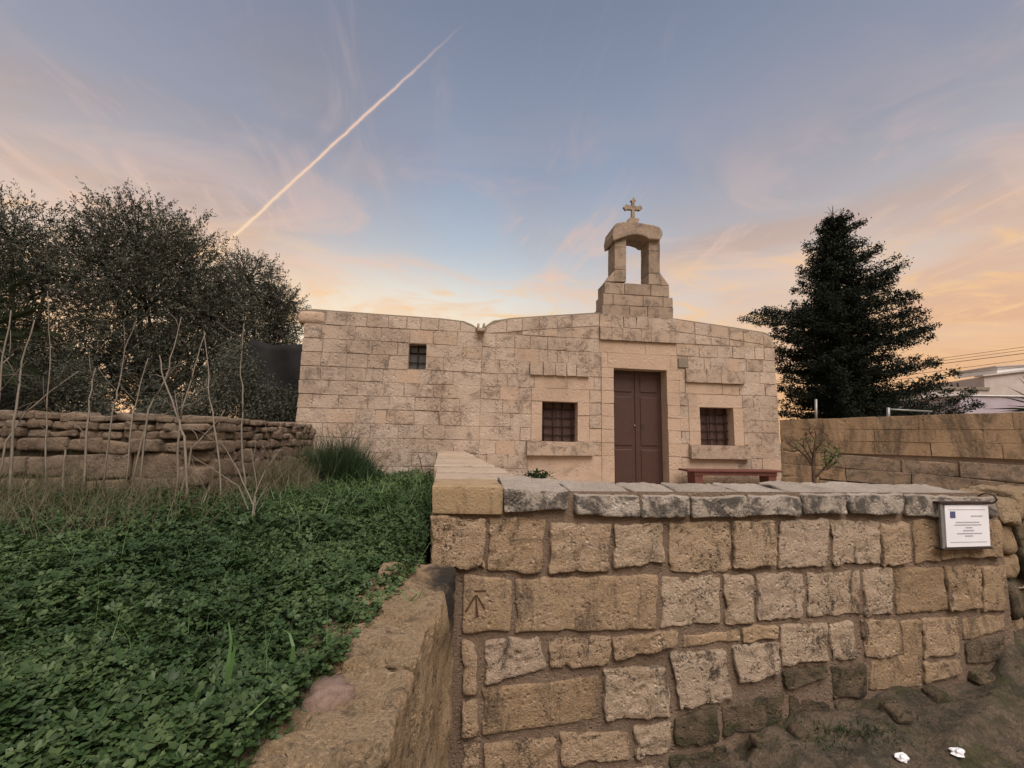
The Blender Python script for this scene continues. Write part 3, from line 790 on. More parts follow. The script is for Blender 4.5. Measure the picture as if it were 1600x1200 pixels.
bq([(981.5, 347), (997, 347.5), (999.5, 341.5), (984, 339.5)], y=YC + 0.10, back=0.2, r=0.008, name='cross_base')
# the cross: shaft and arms with pointed, flared ends
def crossv(px, py): return at(px, py, Y=YC + 0.16)
cp = [(987, 341), (987.4, 327.3), (980.5, 326.6), (978, 328.2), (974.2, 323.2), (979, 318.6), (981, 320.3), (987.6, 321), (987.7, 314.2), (985.3, 313.2), (990, 308.2), (994, 313.4), (991.6, 314.4), (991.7, 321.3), (998, 322), (1000.2, 320.2), (1004.2, 325), (999.5, 328.8), (997.8, 327.6), (991.6, 327.4), (992.3, 341)]
fr = [crossv(*p) for p in cp]
k = len(cp)
V = fr + [v + Vector((0, 0.06, 0)) for v in fr]
F = [tuple(range(k))[::-1], tuple(range(k, 2 * k))] + [(i, (i + 1) % k, k + (i + 1) % k, k + i) for i in range(k)]
F = [f[::-1] for f in F]
mesh('cross', V, F, MT['tower'], bell)

# ================================================================== THE FRONT WALL
YW = 2.42
wall = thing('boundary_wall', (1.8, YW, 0.2), 'chest-high weathered limestone wall with a white notice, in front of the chapel', 'stone wall')
A = lambda x, y, Y=YW: at(x, y, Y=Y)
T = [  # traced stones: (TL, TR, BR, BL), material
 ((672, 807), (759, 809), (759, 891), (672, 890), 'wall'), ((764, 809), (853, 812), (847, 896), (763, 894), 'wall'), ((861, 817), (955, 819), (954, 892), (859, 898), 'wall'),
 ((961, 819), (1037, 818), (1040, 879), (961, 892), 'wall'), ((1047, 817), (1143, 814), (1145, 893), (1047, 894), 'wall'), ((1149, 815), (1214, 815), (1216, 887), (1150, 891), 'wall'),
 ((1218, 813), (1296, 812), (1297, 885), (1219, 890), 'wall'), ((1299, 813), (1376, 815), (1379, 881), (1303, 885), 'wall'), ((1380, 819), (1424, 818), (1426, 882), (1382, 884), 'wall'),
 ((1428, 812), (1468, 810), (1472, 877), (1429, 881), 'wall_ochre'), ((1472, 810), (1568, 812), (1570, 872), (1474, 877), 'wall_ochre'),
 ((724, 898), (801, 908), (797, 987), (722, 991), 'wall_ochre'), ((805, 905), (1029, 900), (1027, 984), (806, 990), 'wall_ochre'), ((1036, 903), (1127, 899), (1125, 978), (1034, 983), 'wall'),
 ((1132, 900), (1176, 899), (1182, 976), (1134, 980), 'wall'), ((1181, 896), (1257, 897), (1256, 967), (1187, 972), 'wall'), ((1262, 896), (1346, 890), (1347, 961), (1264, 965), 'wall'),
 ((1350, 889), (1395, 887), (1398, 963), (1355, 965), 'wall'), ((1399, 889), (1475, 886), (1484, 953), (1403, 961), 'wall_ochre'), ((1479, 885), (1533, 883), (1537, 953), (1488, 955), 'wall'),
 ((1538, 885), (1572, 885), (1574, 953), (1540, 957), 'wall_ochre'),
 ((722, 1002), (745, 1002), (745, 1088), (722, 1091), 'wall'), ((756, 1001), (843, 998), (852, 1046), (757, 1071), 'wall'), ((857, 1001), (956, 994), (956, 1038), (859, 1049), 'wall'),
 ((960, 999), (1061, 988), (1058, 1011), (961, 1034), 'wall'), ((1070, 994), (1155, 985), (1157, 1001), (1068, 1012), 'wall_ochre'), ((1161, 982), (1217, 978), (1217, 997), (1162, 1005), 'wall_ochre'),
 ((1221, 977), (1294, 974), (1296, 1035), (1223, 1042), 'wall'), ((1299, 974), (1337, 972), (1343, 1031), (1301, 1034), 'wall'), ((1347, 970), (1406, 969), (1408, 1026), (1354, 1030), 'wall'),
 ((1410, 970), (1440, 969), (1442, 1028), (1412, 1031), 'wall_ochre'), ((1443, 968), (1500, 965), (1504, 1022), (1447, 1031), 'wall'), ((1504, 967), (1572, 959), (1570, 985), (1509, 1002), 'wall_ochre'),
 ((754, 1077), (935, 1056), (934, 1127), (754, 1150), 'wall_ochre'), ((943, 1050), (1041, 1044), (1049, 1121), (947, 1129), 'wall'), ((1047, 1022), (1137, 1017), (1145, 1096), (1065, 1112), 'wall'),
 ((1145, 1010), (1219, 1005), (1222, 1057), (1158, 1070), 'wall'), ((1226, 1050), (1294, 1042), (1296, 1058), (1233, 1083), 'wall_dark'), ((1300, 1042), (1355, 1037), (1357, 1086), (1303, 1096), 'wall_dark'),
 ((1360, 1032), (1433, 1024), (1444, 1075), (1361, 1081), 'wall_ochre'), ((1447, 1036), (1503, 1033), (1505, 1052), (1449, 1071), 'wall_ochre'), ((1512, 1008), (1572, 992), (1576, 1030), (1514, 1040), 'wall_dark'),
 ((756, 1165), (868, 1157), (870, 1208), (757, 1214), 'wall'), ((875, 1148), (983, 1144), (984, 1186), (877, 1199), 'wall'), ((993, 1138), (1049, 1129), (1050, 1175), (994, 1190), 'wall'),
 ((1056, 1125), (1122, 1106), (1126, 1160), (1058, 1172), 'wall_dark'), ((1130, 1104), (1226, 1080), (1228, 1140), (1133, 1152), 'wall_dark'), ((1234, 1088), (1300, 1100), (1302, 1140), (1236, 1138), 'wall_dark'),
 ((1306, 1100), (1400, 1086), (1402, 1120), (1310, 1134), 'wall_dark'),
 ((722, 1100), (746, 1096), (747, 1150), (722, 1155), 'wall'), ((722, 1162), (748, 1160), (750, 1215), (722, 1218), 'wall'),
 ((757, 1222), (900, 1214), (902, 1275), (757, 1280), 'wall'), ((908, 1208), (1040, 1198), (1044, 1260), (910, 1270), 'wall'), ((1048, 1185), (1160, 1172), (1165, 1230), (1050, 1245), 'wall_dark'),
]
for TL, TR, BR, BL, mt in T:
    y = YW + random.uniform(-0.016, 0.006) + (0.004 if mt == 'wall_ochre' else 0)
    marked = TL == (724, 898)
    if marked: y = YW
    w, h = TR[0] - TL[0], BL[1] - TL[1]
    big = w > 35 and h > 25
    block('stone', [A(*BL, y), A(*BR, y + (0 if marked else random.uniform(-.008, .008))), A(*TR, y + (0 if marked else random.uniform(-.006, .012))), A(*TL, y + (0 if marked else .004))], (0, 0.16, 0), MT[mt], wall,
          r=0.013 if big else 0.009, n=(min(26, max(4, int(w / 5))), min(18, max(4, int(h / 5))), 3), amp=0.002 if marked else 0.010 if mt != 'wall_ochre' else 0.006, freq=15, edge=0.015, pitted=0.002 if marked else 0.028 if mt == 'wall' else 0.010)
# cap stones
caps = [((787, 762), (889, 768), (889, 799), (788, 802)), ((897, 772), (1001, 774), (1001, 809), (900, 806)), ((1006, 774), (1078, 776), (1078, 808), (1005, 810)),
        ((1082, 776), (1169, 775), (1171, 807), (1083, 811)), ((1173, 774), (1254, 776), (1254, 806), (1172, 807)), ((1257, 773), (1326, 772), (1326, 803), (1258, 805)),
        ((1330, 772), (1413, 773), (1413, 805), (1331, 804)), ((1417, 773), (1556, 777), (1562, 806), (1418, 808))]
for TL, TR, BR, BL in caps:
    y = YW - 0.022 + random.uniform(-.01, .01)
    block('cap_stone', [A(*BL, y), A(*BR, y), A(*TR, y + .015), A(*TL, y + .01)], (random.uniform(-.02, .02), 0.40, 0.035), MT['cap'], wall, r=0.014, n=(14, 6, 12), amp=0.009, freq=10, edge=0.010, pitted=0.008)
# mortar bed behind and between the stones
mx0, mx1, nxm, nzm = -0.10, 3.66, 110, 48
V, F = [], []
for j in range(nzm + 1):
    for i in range(nxm + 1):
        x = mx0 + (mx1 - mx0) * i / nxm; z = -0.35 + 1.79 * j / nzm
        s = Vector((x * 7, z * 7, 3))
        V.append((x, YW + 0.0195 + 0.005 * noise.noise(s) + 0.004 * noise.noise(s * 2.9), z))
F = [(j * (nxm + 1) + i, j * (nxm + 1) + i + 1, (j + 1) * (nxm + 1) + i + 1, (j + 1) * (nxm + 1) + i) for j in range(nzm) for i in range(nxm)]
k = len(V)
V += [(mx0, YW + .03, 1.425), (mx1, YW + .03, 1.395), (mx1, YW + .36, 1.42), (mx0, YW + .36, 1.44), (mx1, YW + .03, -0.3), (mx1, YW + .36, -0.3), (mx0, YW + .36, -0.3)]
F += [(k, k + 1, k + 2, k + 3), (k + 1, k + 4, k + 5, k + 2), (k + 3, k + 2, k + 5, k + 6)]
mesh('mortar', V, F, MT['mortar'], wall, True)
# surveyor's mark, bar over broad arrow: dark strips for the shade in its cuts
def strip(a, b, w0, w1):
    a, b = Vector(a), Vector(b)
    n_ = Vector((-(b - a).y, (b - a).x)).normalized()
    p = [a - n_ * w0, a + n_ * w0, b + n_ * w1, b - n_ * w1]
    f = [at(q.x, q.y, Y=YW - 0.0045) for q in p]
    bk = [v + Vector((0, 0.02, 0)) for v in f]
    return f + bk
V, F = [], []
for s in (((741, 923.6), (760, 923.2), .9, .9), ((743.5, 930), (727.5, 956), .8, 1.4), ((743.8, 930), (745.5, 964), .8, 2.2), ((745, 930), (757.5, 951), .8, 1.3)):
    k = len(V); V += strip(*s); F += [(k, k + 1, k + 2, k + 3), (k + 4, k + 7, k + 6, k + 5)] + [(k + i, k + 4 + i, k + 4 + (i + 1) % 4, k + (i + 1) % 4) for i in range(4)]
bm = mesh('bench_mark', V, F, MT['cut_shade'], wall); bm['label'] = 'broad arrow under a bar, dark strips for its shaded cuts'

# the wall running back to the chapel, with dressed yellow cap slabs
side = thing('garden_wall', (0.1, 5.0, ZG), 'wall topped by smooth yellow slabs, running back from the corner to the chapel', 'stone wall')
ys = [YW - 0.015]
while ys[-1] < 7.6: ys.append(min(7.72, ys[-1] + (0.42 if len(ys) == 1 else random.uniform(0.34, 0.62))))
def sx(y): t = (y - YW) / 5.33; return -0.121 - 0.185 * t
def sxr(y): return 0.275 if y < YW + 0.3 else 0.475 - 0.29 * (y - YW) / 5.33
c0 = [A(675, 803, ys[0]), A(785, 804.5, ys[0]), A(786, 760.5, ys[0]), A(675, 759.5, ys[0])]
block('cap_slab', c0, (0, 0.40, 0.0), MT['cap_new'], side, r=0.006, n=(4, 4, 4), amp=0.002, freq=9)
zt = c0[2].z
for a, b in zip(ys[1:], ys[2:]):
    a2 = a + 0.008
    dz = random.uniform(-0.006, 0.006)
    j0 = random.uniform(-0.012, 0.012)
    block('cap_slab', [(sx(a2) + j0, a2, zt - 0.14), (sxr(a2) + j0, a2, zt - 0.14), (sxr(a2) + j0, a2, zt + dz), (sx(a2) + j0, a2, zt + dz)], (sx(b) - sx(a2), b - a2, 0), MT['slab'], side,
          r=0.008, n=(4, 2, 4), amp=0.004, freq=6, closed=True)
mesh('wall_core', [(-0.09, YW + .05, .2), (0.44, YW + .37, .2), (0.16, 7.74, .2), (-0.28, 7.74, .2), (-0.09, YW + .05, 1.33), (0.44, YW + .37, 1.33), (0.16, 7.74, 1.33), (-0.28, 7.74, 1.33)],
     [(0, 1, 5, 4), (1, 2, 6, 5), (2, 3, 7, 6), (3, 0, 4, 7), (4, 5, 6, 7)], MT['mortar'], side)

# the low retaining wall beside the clover
kerb = thing('retaining_wall', (-0.2, 1.4, 0), 'low honeycombed ochre stone wall edging the clover bed, beside the camera', 'stone wall')
def kl(y): return -0.225 - 0.168 * (2.445 - y)
def kr(y): return 0.035 - 0.13 * (2.42 - y)
DENTS = [(at(px_, py_, Z=1.06), rr_, dd_) for px_, py_, rr_, dd_ in ((438, 1162, .026, .035), (415, 1118, .018, .02), (470, 1120, .03, .03), (452, 1132, .015, .02), (520, 1035, .02, .03), (545, 1020, .022, .025), (585, 1085, .03, .03), (600, 1000, .025, .03), (630, 960, .03, .025), (560, 1160, .03, .035), (655, 925, .03, .03), (590, 1050, .022, .03), (500, 1170, .02, .02))]
cuts = [2.405, 2.08, 1.42, 0.86, 0.2]
for i, (a, b) in enumerate(zip(cuts, cuts[1:])):
    za, zb = (1.075, 1.05) if i == 0 else (1.05 + random.uniform(-.02, .02),) * 2
    g = 0.004
    quadp = [(kl(b) - .12, b + g, zb), (kr(b), b + g, zb - .02), (kr(a), a - g, za - .02), (kl(a) - .12, a - g, za)]
    o = block('stone', quadp, (0, 0, -1.3), MT['kerb' if i else 'soot'], kerb, dents=DENTS, r=0.03, n=(28, 46, 30), amp=0.022, freq=8, edge=0.02, pitted=0.038 if i else 0.018)
    if i == 0: o['label'] = 'blackened end stone'
pc = at(512, 1080, Z=1.055)
V = [(pc.x, pc.y, 1.068)] + [(pc.x + 0.06 * rr * math.cos(a), pc.y + 0.075 * rr * math.sin(a), 1.060) for a, rr in ((i * math.pi / 9, random.uniform(.6, 1.2)) for i in range(18))]
V += [(v[0], v[1], 1.0) for v in V[1:]]
F = [(0, 1 + i, 1 + (i + 1) % 18) for i in range(18)] + [(1 + i, 19 + i, 19 + (i + 1) % 18, 1 + (i + 1) % 18) for i in range(18)]
o = mesh('cement_patch', V, F, MT['pink'], kerb, True); o['label'] = 'smooth pink cement patch'

# ================================================================== FIELD WALL OF RUBBLE
rub = thing('rubble_wall', (-4.5, 5.5, 1.0), 'rough dry rubble field wall behind the dry stalks, meeting the chapel corner', 'stone wall')
def along_wall(P, Q, s, off=0.0):
    P, Q = Vector(P), Vector(Q)
    d = (Q - P).normalized()
    n_ = Vector((d.y, -d.x))                      # faces the viewer
    p = P + d * s + n_ * off
    return p, n_
def rubble_run(P, Q, rows, flip=False):
    L = (Vector(Q) - Vector(P)).length
    for z0, z1, wlo, whi in rows:
        s = random.uniform(-0.2, 0)
        while s < L:
            w = random.uniform(wlo, whi)
            a, n_ = along_wall(P, Q, s, random.uniform(-0.03, 0.035))
            b, _ = along_wall(P, Q, min(s + w, L + 0.05), random.uniform(-0.03, 0.035))
            j = (z1 - z0) * 0.27
            g = 0.008
            u = lambda: random.uniform(-j, j)
            dirn = (b - a).normalized() * g
            block('stone', [(a.x + dirn.x, a.y + dirn.y, z0 + u() * .6), (b.x - dirn.x, b.y - dirn.y, z0 + u() * .6), (b.x - dirn.x, b.y - dirn.y, z1 + u()), (a.x + dirn.x, a.y + dirn.y, z1 + u())],
                  (-n_.x * 0.3, -n_.y * 0.3, 0), MT['rubble'], rub, r=min(0.035, (z1 - z0) * 0.28), n=(4, 4, 1), amp=0.014, freq=6, edge=0.016)
            s += w
A0, A1, A2 = (-7.4, 5.85), (-2.78, 5.30), (-2.46, 7.72)
rubble_run(A0, A1, [(0.95, 1.18, .4, .7), (1.18, 1.47, .36, .62), (1.47, 1.63, .3, .6), (1.63, 1.73, .2, .5), (1.73, 1.83, .14, .36), (1.83, 1.92, .12, .3)])
rubble_run(A1, A2, [(0.95, 1.16, .3, .5), (1.16, 1.36, .22, .45), (1.36, 1.52, .18, .4), (1.52, 1.64, .16, .34), (1.64, 1.74, .14, .3), (1.74, 1.83, .12, .26), (1.83, 1.90, .12, .24)])
V = []
for (x, y) in (A0, A1, A2):
    V += [(x, y + 0.06, .8), (x, y + .06, 1.80), (x - .05, y + .45, 1.80), (x - .05, y + .45, .8)]
V[4:8] = [(A1[0] - .06, A1[1] + .06, .8), (A1[0] - .06, A1[1] + .06, 1.80), (A1[0] - .45, A1[1] + .4, 1.80), (A1[0] - .45, A1[1] + .4, .8)]
V[8:12] = [(A2[0] - .06, A2[1], .8), (A2[0] - .06, A2[1], 1.78), (A2[0] - .45, A2[1], 1.78), (A2[0] - .45, A2[1], .8)]
mesh('earth_fill', V, [(4 * k + i, 4 * k + 4 + i, 4 * k + 4 + (i + 1) % 4, 4 * k + (i + 1) % 4) for k in range(2) for i in range(3)], MT['soil'], rub)

# ================================================================== COURTYARD WALL ON THE RIGHT
cwall = thing('courtyard_wall', (7.6, 6.5, ZG), 'tall ochre ashlar wall right of the chapel, below the dark conifer', 'stone wall')
C0 = Vector((6.58, 7.77)); C1 = Vector((8.54, 5.23)); cdv = (C1 - C0).normalized(); cn = Vector((cdv.y, -cdv.x))
if cn.dot(-C0) < 0: cn = -cn
CL = (C1 - C0).length + 2.6
def cblock(s0, s1, z0, z1, z0b, z1b, mat, off=0.0, r=0.012, amp=0.005, name='block'):
    a = C0 + cdv * s0 + cn * off; b = C0 + cdv * s1 + cn * off
    block(name, [(a.x, a.y, z0), (b.x, b.y, z0b), (b.x, b.y, z1b), (a.x, a.y, z1)], (-cn.x * .26, -cn.y * .26, 0), MT[mat], cwall, r=r * .5, n=(3, 2, 1), amp=amp, freq=3, edge=0.006, smooth=False)
crow = [0.66, 0.90, 1.10, 1.33, 1.57, 1.80, 2.02, 2.21]
for i, (z0, z1) in enumerate(zip(crow, crow[1:])):
    s = 0.0
    while s < CL - 0.02:
        w = random.uniform(0.45, 0.85) if i > 3 else random.uniform(0.5, 1.1)
        e = min(CL, s + w)
        if CL - e < 0.2: e = CL
        rise = lambda t: 0.025 * t if i == len(crow) - 2 else 0
        if i > 3: cblock(s + .0015, e - .0015, z0 + .0015, z1 - .0015 + rise(s), z0 + .0015, z1 - .0015 + rise(e), 'court', random.uniform(-.004, .004))
        else: cblock(s + .001, e - .001, z0 - .03 * s, z1 - .03 * s + random.uniform(-.03, .02), z0 - .03 * e, z1 - .03 * e + random.uniform(-.03, .02), 'plinth' if i < 4 and s > 0.5 else 'court', random.uniform(.0, .05) + 0.03 * (3 - i), 0.02, 0.022)
        s = e
e_ = C0 + cdv * CL
V = []
for p in (C0, e_):
    for off in (-0.03, -0.30):
        q = p + cn * off
        V += [(q.x, q.y, 0.6), (q.x, q.y, 2.19)]
mesh('wall_core', V, [(0, 4, 5, 1), (2, 3, 7, 6), (1, 5, 7, 3), (4, 6, 7, 5)], MT['mortar'], cwall)

# rough boulder wall that carries on past the end of the front wall
rough = thing('boulder_wall', (4.2, 2.6, 0.4), 'mossy yellow boulder wall at the right-hand end of the front wall', 'stone wall')
bz = [0.30, 0.58, 0.82, 1.02, 1.22, 1.40]
for i, (z0, z1) in enumerate(zip(bz, bz[1:])):
    x = 3.70 + random.uniform(-.02, .03)
    while x < 5.3:
        e = x + random.uniform(0.24, 0.5)
        y0 = YW + 0.06 + 0.25 * (x - 3.7) + random.uniform(-.04, .05)
        block('boulder', [(x + .01, y0, z0), (e - .01, y0 + .1, z0 + random.uniform(-.03, .03)), (e - .01, y0 + .12, z1 + random.uniform(-.04, .03)), (x + .01, y0 + .02, z1 + random.uniform(-.03, .03))],
              (0.1, 0.36, 0), MT['kerb' if random.random() < .75 else 'wall_dark'], rough, r=0.06, n=(6, 6, 5), amp=0.03, freq=5, edge=0.03)
        x = e
mesh('earth_fill', [(3.66, YW + .14, 0), (5.4, YW + .62, 0), (5.4, YW + .62, 1.34), (3.66, YW + .14, 1.34), (5.4, YW + 1.0, 1.34), (3.8, YW + .6, 1.34)], [(0, 1, 2, 3), (3, 2, 4, 5)], MT['soil'], rough)

# ================================================================== NOTICE, BENCH, LITTER
sign = thing('notice_board', A(1510, 856, 2.36), 'small white printed notice fixed to the right end of the front wall', 'sign')
ysg = 2.365
block('board', [A(1480, 855.5, ysg), A(1548, 853.5, ysg), A(1544, 788.5, ysg + .012), A(1476, 789, ysg + .012)], (0, 0.012, 0), MT['white'], sign, r=0.002, amp=0, closed=True, smooth=False)
block('side_rail', [A(1473.5, 857.5, ysg - .004), A(1477.5, 857, ysg - .004), A(1473, 787, ysg + .008), A(1469.2, 787, ysg + .008)], (0, 0.014, 0), MT['steel'], sign, r=0.002, amp=0, closed=True, smooth=False)
block('top_rail', [A(1469, 788.2, ysg + .004), A(1553, 788, ysg + .004), A(1552.5, 784.5, ysg + .004), A(1468.5, 784, ysg + .004)], (0, 0.04, 0), MT['iron'], sign, r=0.002, amp=0, closed=True, smooth=False)
block('bottom_rail', [A(1474, 860.2, ysg - .006), A(1551.5, 857.8, ysg - .006), A(1551, 854.6, ysg - .006), A(1473.5, 857.4, ysg - .006)], (0, 0.05, 0), MT['iron'], sign, r=0.002, amp=0, closed=True, smooth=False)
def on_sign(u0, v0, u1, v1, mat, name):
    yy = ysg - 0.0025
    def pt(u, v):
        t = A(1476 + 68 * u + 4 * v, 789 + v * 65.5 - u * v * 1.5, yy + .012 * (1 - v))
        return t
    f = [pt(u0, v1), pt(u1, v1), pt(u1, v0), pt(u0, v0)]
    b = [v + Vector((0, 0.0015, 0)) for v in f]
    mesh(name, f + b, [(0, 1, 2, 3), (0, 4, 5, 1), (1, 5, 6, 2), (2, 6, 7, 3), (3, 7, 4, 0)], MT[mat], sign)
on_sign(.12, .155, .235, .31, 'navy', 'emblem')
on_sign(.09, .105, .93, .111, 'print', 'rule'); on_sign(.09, .888, .93, .894, 'print', 'rule')
for v, u0, u1 in ((.265, .60, .86), (.415, .25, .78), (.478, .21, .82), (.545, .46, .62), (.615, .40, .64), (.685, .26, .83), (.745, .44, .61)):
    u = u0
    while u < u1:                               # lines of print too small to read: short runs of grey
        w = random.uniform(.02, .06)
        on_sign(u, v - .010, min(u + w, u1), v + .010, 'print', 'print_line')
        u += w + .012
hk = [A(1528, 775, 2.40), A(1540, 770, 2.36), A(1552, 773, 2.33), A(1558, 781, 2.33), A(1553, 786, 2.35)]
tubes('wire_hook', [(hk, [.004] * 5)], MT['iron'], sign, 6)

bench = thing('bench', (5.22, 7.4, ZG), 'red-brown wooden bench against the chapel front, under the right window', 'bench')
box('seat', 4.25, 6.19, 7.28, 7.62, 1.185, 1.222, MT['bench'], bench, 0.006)
box('apron', 4.40, 6.08, 7.315, 7.345, 1.115, 1.184, MT['bench'], bench, 0.004)
for x in (4.43, 5.93):
    block('leg', [(x, 7.33, ZG), (x + .13, 7.33, ZG), (x + .15, 7.33, 1.183), (x - .02, 7.33, 1.183)], (0, 0.26, 0), MT['bench'], bench, r=0.005, amp=0, closed=True, smooth=False)
def crumple(name, p, s, lab, seed):
    random.seed(seed)
    V, F = [], []
    n1, n2 = 8, 6
    for i in range(n1):
        for j in range(n2):
            a = 2 * math.pi * i / n1; t = math.pi * (j + .5) / n2
            rr = s * random.uniform(.6, 1.15)
            V.append((p.x + rr * 1.5 * math.cos(a) * math.sin(t), p.y + rr * math.sin(a) * math.sin(t), p.z + 0.5 * s + rr * .6 * math.cos(t)))
    for i in range(n1):
        for j in range(n2 - 1):
            i2 = (i + 1) % n1
            F.append((i * n2 + j, i * n2 + j + 1, i2 * n2 + j + 1, i2 * n2 + j))
    F.append(tuple(i * n2 for i in range(n1))); F.append(tuple(i * n2 + n2 - 1 for i in range(n1))[::-1])
    tag(mesh(name, V, F, MT['paper']), lab, 'litter', 'white litter on the street')
def on_street(px, py):
    v = ray(px, py); t = 0.5
    while t < 9:
        p = CAMP + v * t
        if p.z < street_z(p.x, p.y): return Vector((p.x, p.y, street_z(p.x, p.y)))
        t += 0.01
    return CAMP + v * 2
crumple('crumpled_paper', on_street(1410, 1188), 0.028, 'crumpled white paper on the street, the nearer to the front wall corner', 3)
crumple('crumpled_paper', on_street(1497, 1181), 0.028, 'crumpled white paper on the street, the nearer to the boulder wall', 5)
random.seed(11)

# ================================================================== GROUND COVER
def inside_bed(x, y):
    xr = np.where(y > 2.42, -0.15 - 0.03 * (y - 2.4), -0.26 - 0.165 * (2.42 - y))
    xr = np.where(y < 2.42, -0.163 + 0.172 * (y - 2.42) + 0.012 * np.sin(y * 23) + 0.01 * np.sin(y * 57), xr)
    ok = (x < xr) & (y < 7.65)
    front = 5.85 + (x + 7.4) * (-0.55 / 4.62) - 0.08
    return ok & ((x > -2.5) | (y < front))
def vnoise(x, y, s, z=0.0):
    return np.array([noise.noise(Vector((a * s, b * s, z))) for a, b in zip(x, y)])
def scatter(n, dmin, dmax, power=1.0, amax=1.45):
    d = dmin + (dmax - dmin) * rng.random(n) ** power
    a = rng.uniform(-amax, 0.05, n) * d
    x = a * math.cos(YAW) + d * math.sin(YAW); y = -a * math.sin(YAW) + d * math.cos(YAW)
    k = inside_bed(x, y)
    return x[k], y[k], d[k]
def top_z(x, y):
    return 1.095 + 0.06 * vnoise(x, y, 0.8, 1.0) + 0.08 * vnoise(x, y, 2.3, 7.0) + 0.05 * vnoise(x, y, 5.0, 3.0)
X, Y_, S = [], [], []
for n, d0, d1, sc in ((24000, 0.5, 1.5, .92), (34000, 1.5, 2.8, 1.08), (34000, 2.8, 4.6, 1.4), (26000, 4.6, 7.9, 1.9)):
    x, y, d = scatter(n, d0, d1, 0.75)
    X.append(x); Y_.append(y); S.append(np.full(len(x), sc))
X, Y_, S = map(np.concatenate, (X, Y_, S))
N = len(X)
Zt = top_z(X, Y_) - 0.12 * rng.random(N) ** 1.5 * np.minimum(S, 1.3)
edge_d = np.clip((-0.15 - X) / 0.25, 0, 1)
size = 0.0165 * S * np.clip(rng.lognormal(-.12, .32, N), .4, 1.5) * (1 + 0.35 * vnoise(X, Y_, 1.3, 20))
lf = np.array([(0, 0, 0), (-.46, .50, .18), (-.37, .96, .15), (0, .78, -.03), (.37, .96, .15), (.46, .50, .18)])
az = rng.uniform(0, 2 * np.pi, N)
tx, ty = rng.normal(0, .34, N), rng.normal(0, .34, N)
V = np.zeros((N, 3, 6, 3))
for k in range(3):
    th = az + k * 2 * np.pi / 3 + rng.normal(0, .12, N)
    dr = rng.uniform(-.42, .25, N)
    lx = lf[:, 0][None] * np.ones((N, 1)); ly = lf[:, 1][None] * np.ones((N, 1)); lz = lf[:, 2][None] + ly * dr[:, None]
    V[:, k, :, 0] = lx * np.cos(th)[:, None] - ly * np.sin(th)[:, None]
    V[:, k, :, 1] = lx * np.sin(th)[:, None] + ly * np.cos(th)[:, None]
    V[:, k, :, 2] = lz
V[..., 2] += V[..., 0] * tx[:, None, None] + V[..., 1] * ty[:, None, None]
V *= size[:, None, None, None]
V[..., 0] += X[:, None, None]; V[..., 1] += Y_[:, None, None]; V[..., 2] += Zt[:, None, None]
b = (np.arange(N * 3) * 6)[:, None, None]
F = (np.array([[0, 3, 2, 1], [0, 5, 4, 3]])[None] + b).reshape(-1, 4)
o = fastmesh('clover', V.reshape(-1, 3), F, MT['clover'])
tag(o, 'dense dark green clover filling the planting bed', 'clover', kind='stuff')

def grass(name, n, d0, d1, amax, hl, hh, w, mat, label, cat, lean=0.35, keep=None, power=1.0, sink=0.0):
    x, y, d = scatter(n, d0, d1, power, amax)
    if keep is not None:
        k = keep(x, y, d); x, y, d = x[k], y[k], d[k]
    n = len(x)
    z = top_z(x, y) - 0.10 + sink
    dr = np.stack([rng.normal(0, lean, n), rng.normal(0, lean, n), np.ones(n)], 1); dr /= np.linalg.norm(dr, axis=1)[:, None]
    ln = rng.uniform(hl, hh, n)
    bend = np.stack([rng.normal(0, .35, n), rng.normal(0, .35, n), -rng.random(n) * .35], 1) * ln[:, None]
    V, F = blades(np.stack([x, y, z], 1), dr, ln, np.full(n, w) * rng.uniform(.6, 1.3, n) * np.clip(d / 2.5, .7, 2), bend, 4)
    return tag(fastmesh(name, V, F, MT[mat]), label, cat, kind='stuff')
grass('grass', 9000, 1.2, 7.8, 1.3, .12, .34, .005, 'grass', 'thin green grass blades standing up through the clover', 'grass', keep=lambda x, y, d: (rng.random(len(x)) < np.where((x > -1.9) & (y > 3.6), 1.0, .16)))
grass('dry_grass', 9000, 2.6, 5.6, 1.45, .25, .62, .0035, 'drygrass', 'fine dry brown grass in front of the rubble wall', 'grass', .22, keep=lambda x, y, d: (x < -1.5) & (rng.random(len(x)) < np.clip((-x - 1.2) / 3.0, 0, 1)))

# a few single taller blades that stand out of the clover
def tuft(px, py, tips, lab, w=0.012):
    root = at(px, py, Z=1.07)
    d = (root - CAMP).dot(Vector((math.sin(YAW), math.cos(YAW), 0)))
    t = thing('grass_tuft', root, lab, 'grass tuft', 'single tall grass tufts in the clover')
    for q in tips:
        pts = [root] + [at(x, y, d=d + dd) for x, y, dd in q]
        V, F = [], []
        for i, p in enumerate(pts):
            ww = w * (1 - i / (len(pts) - .4)) + .0008
            V += [p - cam_r * ww * .5, p + cam_r * ww * .5 + Vector((0, .3 * ww, 0))]
        F = [(2 * i, 2 * i + 1, 2 * i + 3, 2 * i + 2) for i in range(len(pts) - 1)]
        mesh('blade', V, F, MT['grass'], t)
tuft(352, 1085, [[(356, 1040, 0), (361, 1000, .01), (357, 972, .02)], [(362, 1035, .0), (367, 1010, 0), (366, 985, -.02)]], 'upright pale grass blades rising from the clover')
tuft(335, 1190, [[(365, 1145, .02), (395, 1112, .05), (420, 1088, .08)], [(360, 1162, .02), (380, 1152, .03), (398, 1160, .0)]], 'long arching grass blades drooping over the retaining wall')
tuft(455, 1040, [[(458, 1010, 0), (452, 990, .02), (441, 983, .03)]], 'short curled grass blade in the clover beside the retaining wall')
